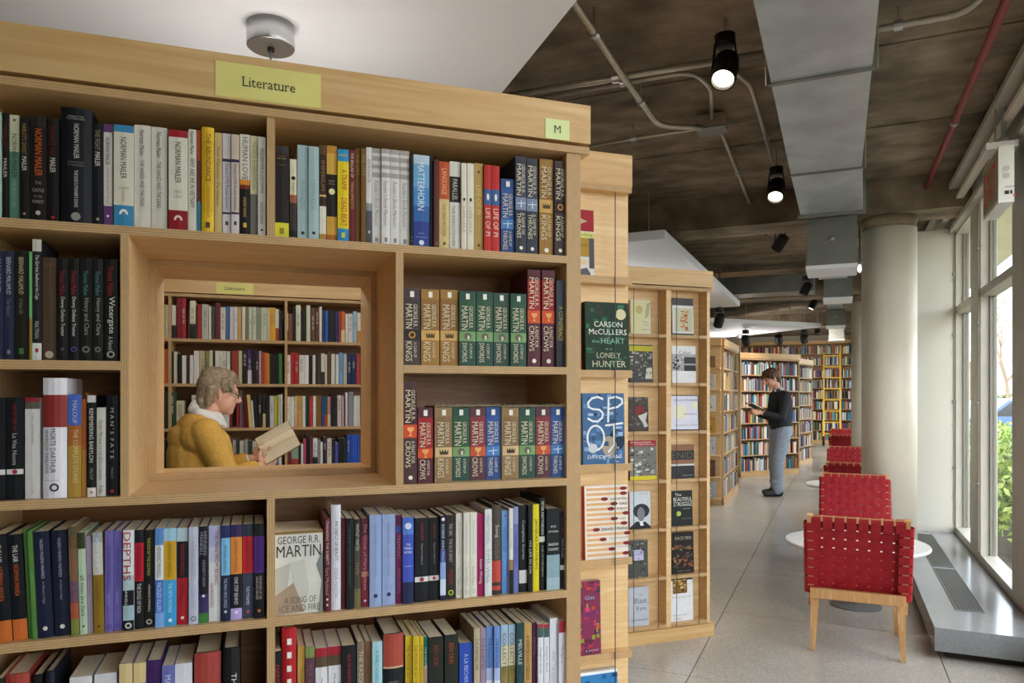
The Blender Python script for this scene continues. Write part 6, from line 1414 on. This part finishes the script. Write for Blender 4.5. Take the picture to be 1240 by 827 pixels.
# ================================================================== people
def blob(prims, voxel, smooth=2, name='figure'):
    """one continuous surface from tapered capsules and ellipsoids"""
    bm = bmesh.new()
    for p in prims:
        if p[0] == 'c':
            a, ra, b, rb = Vector(p[1]), p[2], Vector(p[3]), p[4]; d = b - a; L = max(d.length, 1e-5); q = d.to_track_quat('Z', 'X').to_matrix().to_4x4(); q.translation = a
            fl = p[5] if len(p) > 5 else 1.0
            n = 16; rings = []; prof = []
            for k in range(5): an = -PI / 2 + PI / 2 * k / 4; prof.append((ra * math.cos(an), ra * math.sin(an)))
            for k in range(5): an = PI / 2 * k / 4; prof.append((rb * math.cos(an), L + rb * math.sin(an)))
            for r, z in prof: rings.append([bm.verts.new(q @ Vector((max(r, 1e-4) * math.cos(2 * PI * i / n), max(r, 1e-4) * math.sin(2 * PI * i / n) * fl, z))) for i in range(n)])
            for k in range(len(rings) - 1):
                for i in range(n): bm.faces.new((rings[k][i], rings[k][(i + 1) % n], rings[k + 1][(i + 1) % n], rings[k + 1][i]))
            bm.faces.new(rings[0][::-1]); bm.faces.new(rings[-1])
        else:
            c, r = Vector(p[1]), p[2]; rot = p[3] if len(p) > 3 else 0
            M = Matrix.Translation(c) @ Matrix.Rotation(rot, 4, 'Y') @ Matrix.Diagonal((r[0], r[1], r[2], 1))
            bmesh.ops.create_icosphere(bm, subdivisions=3, radius=1.0, matrix=M)
    me = bpy.data.meshes.new(name); bm.to_mesh(me); bm.free()
    ob = bpy.data.objects.new(name, me); COL.objects.link(ob)
    m = ob.modifiers.new('r', 'REMESH'); m.mode = 'VOXEL'; m.voxel_size = voxel; m.use_smooth_shade = True
    s = ob.modifiers.new('s', 'SMOOTH'); s.factor = 0.5; s.iterations = smooth
    dg = bpy.context.evaluated_depsgraph_get(); me2 = bpy.data.meshes.new_from_object(ob.evaluated_get(dg))
    bpy.data.objects.remove(ob); bpy.data.meshes.remove(me); me2.name = name
    me2.polygons.foreach_set('use_smooth', [True] * len(me2.polygons))
    return me2
def part(name, prims, mat, parent, voxel, smooth=2):
    me = blob(prims, voxel, smooth, name); me.materials.clear(); me.materials.append(MATS[mat])
    return link(name, me, parent)
def lerp(a, b, t): return tuple(a[i] + (b[i] - a[i]) * t for i in range(3))
def hand(prims, wrist, palm_dir, side_dir, curl_dir, s=1.0):
    """palm and five fingers; palm_dir towards the fingertips, side_dir towards the thumb, curl_dir where fingers bend"""
    w = Vector(wrist); p = Vector(palm_dir).normalized(); t = Vector(side_dir); t = (t - p * t.dot(p)).normalized(); c = Vector(curl_dir).normalized()
    for k in (-1, -0.33, 0.33, 1): prims.append(('c', tuple(w + p * 0.01), 0.016 * s, tuple(w + p * 0.085 * s + t * k * 0.03 * s), 0.0115 * s))
    for k, ln in ((1, 0.068), (0.33, 0.078), (-0.33, 0.072), (-1, 0.056)):
        a = w + p * 0.088 * s + t * k * 0.03 * s; b = a + (p * 0.8 + c * 0.45 + t * k * 0.08).normalized() * ln * 0.5 * s; e = b + (p * 0.35 + c * 0.85).normalized() * ln * 0.5 * s
        prims.append(('c', tuple(a), 0.0095 * s, tuple(b), 0.0085 * s)); prims.append(('c', tuple(b), 0.0085 * s, tuple(e), 0.007 * s))
    a = w + p * 0.03 * s + t * 0.028 * s; b = a + (p * 0.6 + t * 0.75).normalized() * 0.04 * s; e = b + (p * 0.85 + t * 0.2 + c * 0.2).normalized() * 0.032 * s
    prims.append(('c', tuple(a), 0.013 * s, tuple(b), 0.0105 * s)); prims.append(('c', tuple(b), 0.0105 * s, tuple(e), 0.0085 * s))
def head_prims(c, tilt, s=1.0):
    """head looking along +x, centre c, nodding by tilt (rad)"""
    R = Matrix.Rotation(tilt, 3, 'Y'); C = Vector(c)
    def P(x, y, z): return tuple(C + R @ Vector((x, y, z)) * s)
    pr = [('e', P(-0.005, 0, 0.02), (0.097 * s, 0.075 * s, 0.1 * s), tilt), ('e', P(0.03, 0, -0.035), (0.068 * s, 0.062 * s, 0.075 * s), tilt), ('e', P(0.058, 0, -0.083), (0.032 * s, 0.036 * s, 0.026 * s), tilt),
          ('c', P(0.088, 0, 0.022), 0.010 * s, P(0.112, 0, -0.022), 0.0145 * s), ('e', P(0.105, 0, -0.028), (0.014 * s, 0.018 * s, 0.010 * s), tilt),
          ('c', P(0.083, -0.018, -0.057), 0.0085 * s, P(0.083, 0.018, -0.057), 0.0085 * s), ('c', P(0.081, -0.015, -0.068), 0.009 * s, P(0.081, 0.015, -0.068), 0.009 * s),
          ('c', P(0.078, -0.045, 0.028), 0.012 * s, P(0.086, -0.012, 0.03), 0.012 * s), ('c', P(0.078, 0.045, 0.028), 0.012 * s, P(0.086, 0.012, 0.03), 0.012 * s),
          ('e', P(0.062, 0.038, -0.02), (0.022 * s, 0.02 * s, 0.024 * s), tilt), ('e', P(0.062, -0.038, -0.02), (0.022 * s, 0.02 * s, 0.024 * s), tilt)]
    for y in (-0.074, 0.074):
        pr += [('c', P(-0.012, y, 0.02), 0.012 * s, P(-0.004, y * 1.02, -0.022), 0.009 * s)]
    return pr, P
def eyes(parent, P, s=1.0):
    for y in (-0.031, 0.031):
        e = MB().lathe([(0.002, -0.011), (0.008, -0.008), (0.011, 0), (0.008, 0.008), (0.002, 0.011)], 14).build('eye', 'shirt_white', parent, P(0.078, y, 0.006), smooth=True)
        MB().lathe([(0.0055, 0), (0.0052, 0.0015)], 12).build('iris', 'ink', e, (0.0095, 0, 0), (0, PI / 2, 0))
        MB().tube([P(0.088, y - 0.014, 0.033), P(0.094, y, 0.037), P(0.088, y + 0.014, 0.033)], 0.003, 6).build('eyebrow', 'hair_brown', parent)
def open_book(label, loc, rot, W, H, cover):
    """open book: spine along local y, pages up (+z)"""
    b = thing('open_book', label, 'book', loc, 0, None, rot=rot); c = lin(cover)
    for s in (-1, 1):
        MB().prism([(0, -H / 2, -0.004), (s * W, -H / 2, 0.022), (s * W, -H / 2, 0.025), (0, -H / 2, -0.001)][::s], (0, H, 0), c).build('cover_board', 'cover', b)
        prof = [(0, 0.0), (s * W * 0.08, 0.016), (s * W * 0.3, 0.032), (s * W * 0.65, 0.036), (s * W * 0.97, 0.034)]
        base = [(s * W * 0.97, 0.0255), (0, 0.0005)]
        MB().prism([(x, -H / 2 + 0.003, z) for x, z in prof + base][::s], (0, H - 0.006, 0)).build('page_block', 'paper', b)
    return b
# ---- woman reading in the aisle behind the opening (local +x = the way she faces)
wp = at_depth(250, 3.9); WF = YAW + math.radians(33)
wo = thing('person', 'grey-haired person in a mustard sweater reading behind the opening', 'person', (wp.x, wp.y, 0), WF)
hc = (0.06, 0, 1.425); tilt = 0.14
hp, PH = head_prims(hc, tilt, 1.0)
sk = list(hp)
sk += [('c', (-0.03, 0, 1.22), 0.062, (0.02, 0, 1.35), 0.055)]
sk += [('c', (-0.03, 0, 0.98), 0.11, (-0.03, 0, 1.18), 0.1, 1.0), ('c', (-0.03, -0.05, 0.9), 0.12, (-0.03, 0.05, 0.9), 0.12)]
BK = Vector((0.385, -0.01, 1.135))                      # book centre
shR, shL = (-0.03, -0.16, 1.225), (-0.03, 0.16, 1.225); elR, elL = (0.07, -0.2, 0.985), (0.09, 0.19, 0.985); wrR, wrL = (0.25, -0.1, 1.03), (0.25, 0.09, 1.06)
for sh, el, wr in ((shR, elR, wrR), (shL, elL, wrL)):
    sk += [('c', sh, 0.045, el, 0.038), ('c', el, 0.036, wr, 0.024)]
hand(sk, wrR, (0.75, 0.4, 0.35), (0.1, 0.5, 0.8), (-0.1, 0.6, 0.5)); hand(sk, wrL, (0.75, -0.2, 0.2), (0.2, -0.4, 0.9), (0.2, -0.6, 0.3))
for s in (-1, 1): sk += [('c', (-0.03, s * 0.085, 0.88), 0.085, (-0.01, s * 0.09, 0.47), 0.052), ('c', (-0.01, s * 0.09, 0.47), 0.05, (-0.03, s * 0.095, 0.1), 0.036), ('c', (-0.04, s * 0.095, 0.05), 0.036, (0.12, s * 0.1, 0.04), 0.03)]
body = part('body', sk, 'skin', wo, 0.0045, 2)
eyes(wo, PH)
sw = [('c', (-0.04, 0, 0.93), 0.155, (-0.045, 0, 1.12), 0.152, 1.0), ('c', (-0.055, -0.10, 1.2), 0.095, (-0.055, 0.10, 1.2), 0.095), ('c', (-0.055, 0, 1.19), 0.14, (-0.025, 0, 1.272), 0.075), ('c', (-0.06, -0.05, 1.24), 0.085, (-0.06, 0.05, 1.24), 0.085), ('c', (0.03, 0, 0.95), 0.13, (0.01, 0, 1.14), 0.12),
      ('c', (-0.035, -0.04, 0.82), 0.15, (-0.035, 0.04, 0.82), 0.15)]
for sh, el, wr in ((shR, elR, wrR), (shL, elL, wrL)): sw += [('c', sh, 0.078, el, 0.062), ('c', el, 0.062, lerp(el, wr, 0.72), 0.048), ('c', lerp(el, wr, 0.62), 0.054, lerp(el, wr, 0.76), 0.05)]
part('sweater', sw, 'mustard_knit', wo, 0.007, 3)
part('collar', [('c', (-0.055, -0.05, 1.325), 0.026, (-0.055, 0.05, 1.325), 0.026), ('c', (-0.05, -0.058, 1.325), 0.026, (0.05, -0.05, 1.295), 0.028), ('c', (-0.05, 0.058, 1.325), 0.026, (0.05, 0.05, 1.295), 0.028), ('c', (0.045, -0.05, 1.300), 0.03, (0.085, -0.018, 1.255), 0.02), ('c', (0.045, 0.05, 1.300), 0.03, (0.085, 0.018, 1.255), 0.02), ('c', (-0.06, 0, 1.340), 0.034, (-0.05, 0, 1.365), 0.032), ('c', (0.0, -0.07, 1.290), 0.028, (0.06, -0.05, 1.270), 0.022)], 'shirt_white', wo, 0.006, 3)
for k, w_ in enumerate((wrR, wrL)):
    el = (elR, elL)[k]; part('cuff', [('c', lerp(el, w_, 0.74), 0.04, lerp(el, w_, 0.87), 0.035)], 'shirt_white', wo, 0.006, 2)
tr = [('c', (-0.03, -0.06, 0.88), 0.13, (-0.03, 0.06, 0.88), 0.13)]
for s in (-1, 1): tr += [('c', (-0.03, s * 0.085, 0.86), 0.105, (-0.01, s * 0.09, 0.47), 0.075), ('c', (-0.01, s * 0.09, 0.47), 0.073, (-0.03, s * 0.095, 0.07), 0.062)]
part('trousers', tr, 'trouser_dark', wo, 0.01, 3)
for s in (-1, 1): part('shoe', [('c', (-0.05, s * 0.095, 0.045), 0.043, (0.13, s * 0.1, 0.036), 0.035)], 'shoe_black', wo, 0.007, 2)
def H_(x, y, z): return PH(x, y, z)
ha = [('e', H_(-0.018, 0, 0.04), (0.1, 0.085, 0.088), tilt), ('e', H_(-0.055, 0, -0.012), (0.055, 0.072, 0.08), tilt), ('c', H_(0.04, -0.04, 0.105), 0.03, H_(0.085, 0.0, 0.075), 0.02), ('c', H_(0.04, 0.04, 0.105), 0.03, H_(0.08, 0.03, 0.075), 0.018), ('e', H_(-0.02, 0, 0.095), (0.085, 0.07, 0.05), tilt)]
for s in (-1, 1): ha += [('c', H_(0.03, s * 0.07, 0.075), 0.022, H_(0.052, s * 0.073, 0.03), 0.012), ('c', H_(0.005, s * 0.075, 0.06), 0.022, H_(0.012, s * 0.077, 0.02), 0.01), ('c', H_(-0.05, s * 0.066, 0.02), 0.028, H_(-0.055, s * 0.06, -0.06), 0.018)]
ha += [('c', H_(-0.08, -0.03, -0.05), 0.03, H_(-0.06, -0.03, -0.1), 0.014), ('c', H_(-0.08, 0.03, -0.05), 0.03, H_(-0.06, 0.03, -0.1), 0.014)]
part('hair', ha, 'hair_grey', wo, 0.005, 2)
gl = link('glasses', MB().tube([PH(0.1, -0.045, 0.012), PH(0.098, -0.05, 0.0), PH(0.06, -0.072, 0.014), PH(-0.008, -0.084, 0.02)], 0.0022, 6).mesh('glasses', 'lens_rim'), wo)
for s in (-1, 1):
    ring = [PH(0.103 - abs(0.031 + 0.02 * math.cos(a) - 0.01) * 0.15, s * (0.032 + 0.021 * math.cos(a)), 0.004 + 0.016 * math.sin(a)) for a in [2 * PI * k / 16 for k in range(17)]]
    MB().tube(ring, 0.0016, 6).build('rim', 'lens_rim', gl)
MB().tube([PH(0.104, -0.012, 0.008), PH(0.108, 0, 0.011), PH(0.104, 0.012, 0.008)], 0.0018, 6).build('bridge', 'lens_rim', gl)
MB().tube([PH(0.1, 0.05, 0.006), PH(0.06, 0.072, 0.014), PH(-0.008, 0.084, 0.02)], 0.0022, 6).build('temple', 'lens_rim', gl)
MB().lathe([(0.001, -0.006), (0.006, 0), (0.001, 0.006)], 10).build('earring', 'shirt_white', wo, PH(-0.004, -0.082, -0.032))
def to_world(o_loc, rz, p): c, s = math.cos(rz), math.sin(rz); return (o_loc[0] + c * p[0] - s * p[1], o_loc[1] + s * p[0] + c * p[1], p[2])
open_book('open book held by the person in the mustard sweater', to_world(wp, WF, BK), (math.radians(34), math.radians(27), WF - PI / 2), 0.135, 0.21, '#8a5a34')
# ---- man reading in profile by the far bookcase
mp_ = on_z(943, 600); MF = YAW + PI + math.radians(4)
mn = thing('person', 'person in a dark sweater and grey jeans standing and reading', 'person', (mp_.x, mp_.y, 0), MF)
MH = 1.76
hc = (0.10, 0, 1.645); tl = 0.42
hp, PM = head_prims(hc, tl, 1.04)
sk = list(hp) + [('c', (0.0, 0, 1.45), 0.062, (0.062, 0, 1.58), 0.056), ('c', (-0.03, 0, 1.1), 0.1, (-0.03, 0, 1.35), 0.1)]
shs = ((-0.02, -0.18, 1.40), (-0.02, 0.18, 1.40)); els = ((0.03, -0.225, 1.10), (0.05, 0.215, 1.10)); wrs = ((0.255, -0.13, 1.15), (0.27, 0.1, 1.16))
for sh, el, wr in zip(shs, els, wrs): sk += [('c', sh, 0.05, el, 0.042), ('c', el, 0.04, wr, 0.027)]
hand(sk, wrs[0], (0.8, 0.3, 0.2), (0.1, 0.4, 0.9), (0.3, 0.5, 0.3)); hand(sk, wrs[1], (0.85, -0.1, 0.15), (0.1, -0.4, 0.9), (0.3, -0.5, 0.3))
legs = (((-0.03, -0.09, 0.92), (0.02, -0.1, 0.5), (-0.005, -0.105, 0.1)), ((-0.03, 0.09, 0.92), (0.05, 0.1, 0.5), (0.06, 0.1, 0.1)))
for h_, k_, a_ in legs: sk += [('c', h_, 0.09, k_, 0.058), ('c', k_, 0.055, a_, 0.04), ('c', (a_[0], a_[1], 0.05), 0.04, (a_[0] + 0.16, a_[1], 0.035), 0.03)]
sk += [('c', (-0.03, -0.05, 0.95), 0.12, (-0.03, 0.05, 0.95), 0.12)]
part('body', sk, 'skin', mn, 0.006, 2); eyes(mn, PM)
sw = [('c', (-0.03, 0, 1.04), 0.15, (-0.03, 0, 1.32), 0.155), ('c', (-0.035, -0.11, 1.37), 0.095, (-0.035, 0.11, 1.37), 0.095), ('c', (-0.03, 0, 1.38), 0.12, (0.015, 0, 1.475), 0.07), ('c', (0.03, 0, 1.05), 0.12, (0.02, 0, 1.25), 0.13), ('c', (-0.03, -0.045, 0.99), 0.135, (-0.03, 0.045, 0.99), 0.135)]
for sh, el, wr in zip(shs, els, wrs): sw += [('c', sh, 0.075, el, 0.058), ('c', el, 0.058, lerp(el, wr, 0.86), 0.042)]
part('sweater', sw, 'dark_knit', mn, 0.009, 3)
part('shirt_collar', [('c', (-0.02, -0.045, 1.5), 0.024, (-0.02, 0.045, 1.5), 0.024), ('c', (-0.02, -0.05, 1.5), 0.022, (0.07, -0.035, 1.475), 0.016), ('c', (-0.02, 0.05, 1.5), 0.022, (0.07, 0.035, 1.475), 0.016)], 'shirt_white', mn, 0.006, 2)
tr = [('c', (-0.035, -0.055, 0.95), 0.128, (-0.035, 0.055, 0.95), 0.128), ('e', (-0.09, 0, 0.9), (0.09, 0.15, 0.11))]
for h_, k_, a_ in legs: tr += [('c', (h_[0], h_[1], 0.9), 0.112, k_, 0.082), ('c', k_, 0.08, (a_[0], a_[1], 0.09), 0.068), ('c', (a_[0] + 0.005, a_[1], 0.12), 0.075, (a_[0] + 0.01, a_[1], 0.085), 0.07), ('c', (a_[0] - 0.01, a_[1], 0.22), 0.07, (a_[0] + 0.02, a_[1], 0.2), 0.07)]
part('jeans', tr, 'jeans_grey', mn, 0.009, 2)
for h_, k_, a_ in legs: part('shoe', [('c', (a_[0] - 0.03, a_[1], 0.052), 0.05, (a_[0] + 0.17, a_[1], 0.04), 0.038), ('c', (a_[0] - 0.02, a_[1], 0.08), 0.046, (a_[0] + 0.06, a_[1], 0.07), 0.04)], 'shoe_black', mn, 0.008, 2)
ha = [('e', PM(-0.022, 0, 0.045), (0.112, 0.09, 0.1), tl), ('e', PM(-0.06, 0, -0.01), (0.064, 0.078, 0.082), tl), ('c', PM(0.05, -0.03, 0.105), 0.036, PM(0.1, -0.01, 0.07), 0.024), ('c', PM(0.05, 0.03, 0.105), 0.036, PM(0.098, 0.03, 0.07), 0.022), ('e', PM(-0.01, 0, 0.1), (0.09, 0.075, 0.052), tl)]
for s in (-1, 1): ha += [('c', PM(0.03, s * 0.072, 0.08), 0.024, PM(0.056, s * 0.074, 0.035), 0.013), ('c', PM(0.0, s * 0.078, 0.06), 0.02, PM(0.012, s * 0.08, 0.005), 0.011)]
part('hair', ha, 'hair_brown', mn, 0.006, 2)
open_book('open book held by the person in the dark sweater', to_world(mp_, MF, (0.36, -0.01, 1.235)), (math.radians(28), math.radians(0), MF - PI / 2), 0.13, 0.2, '#2c4a3c')
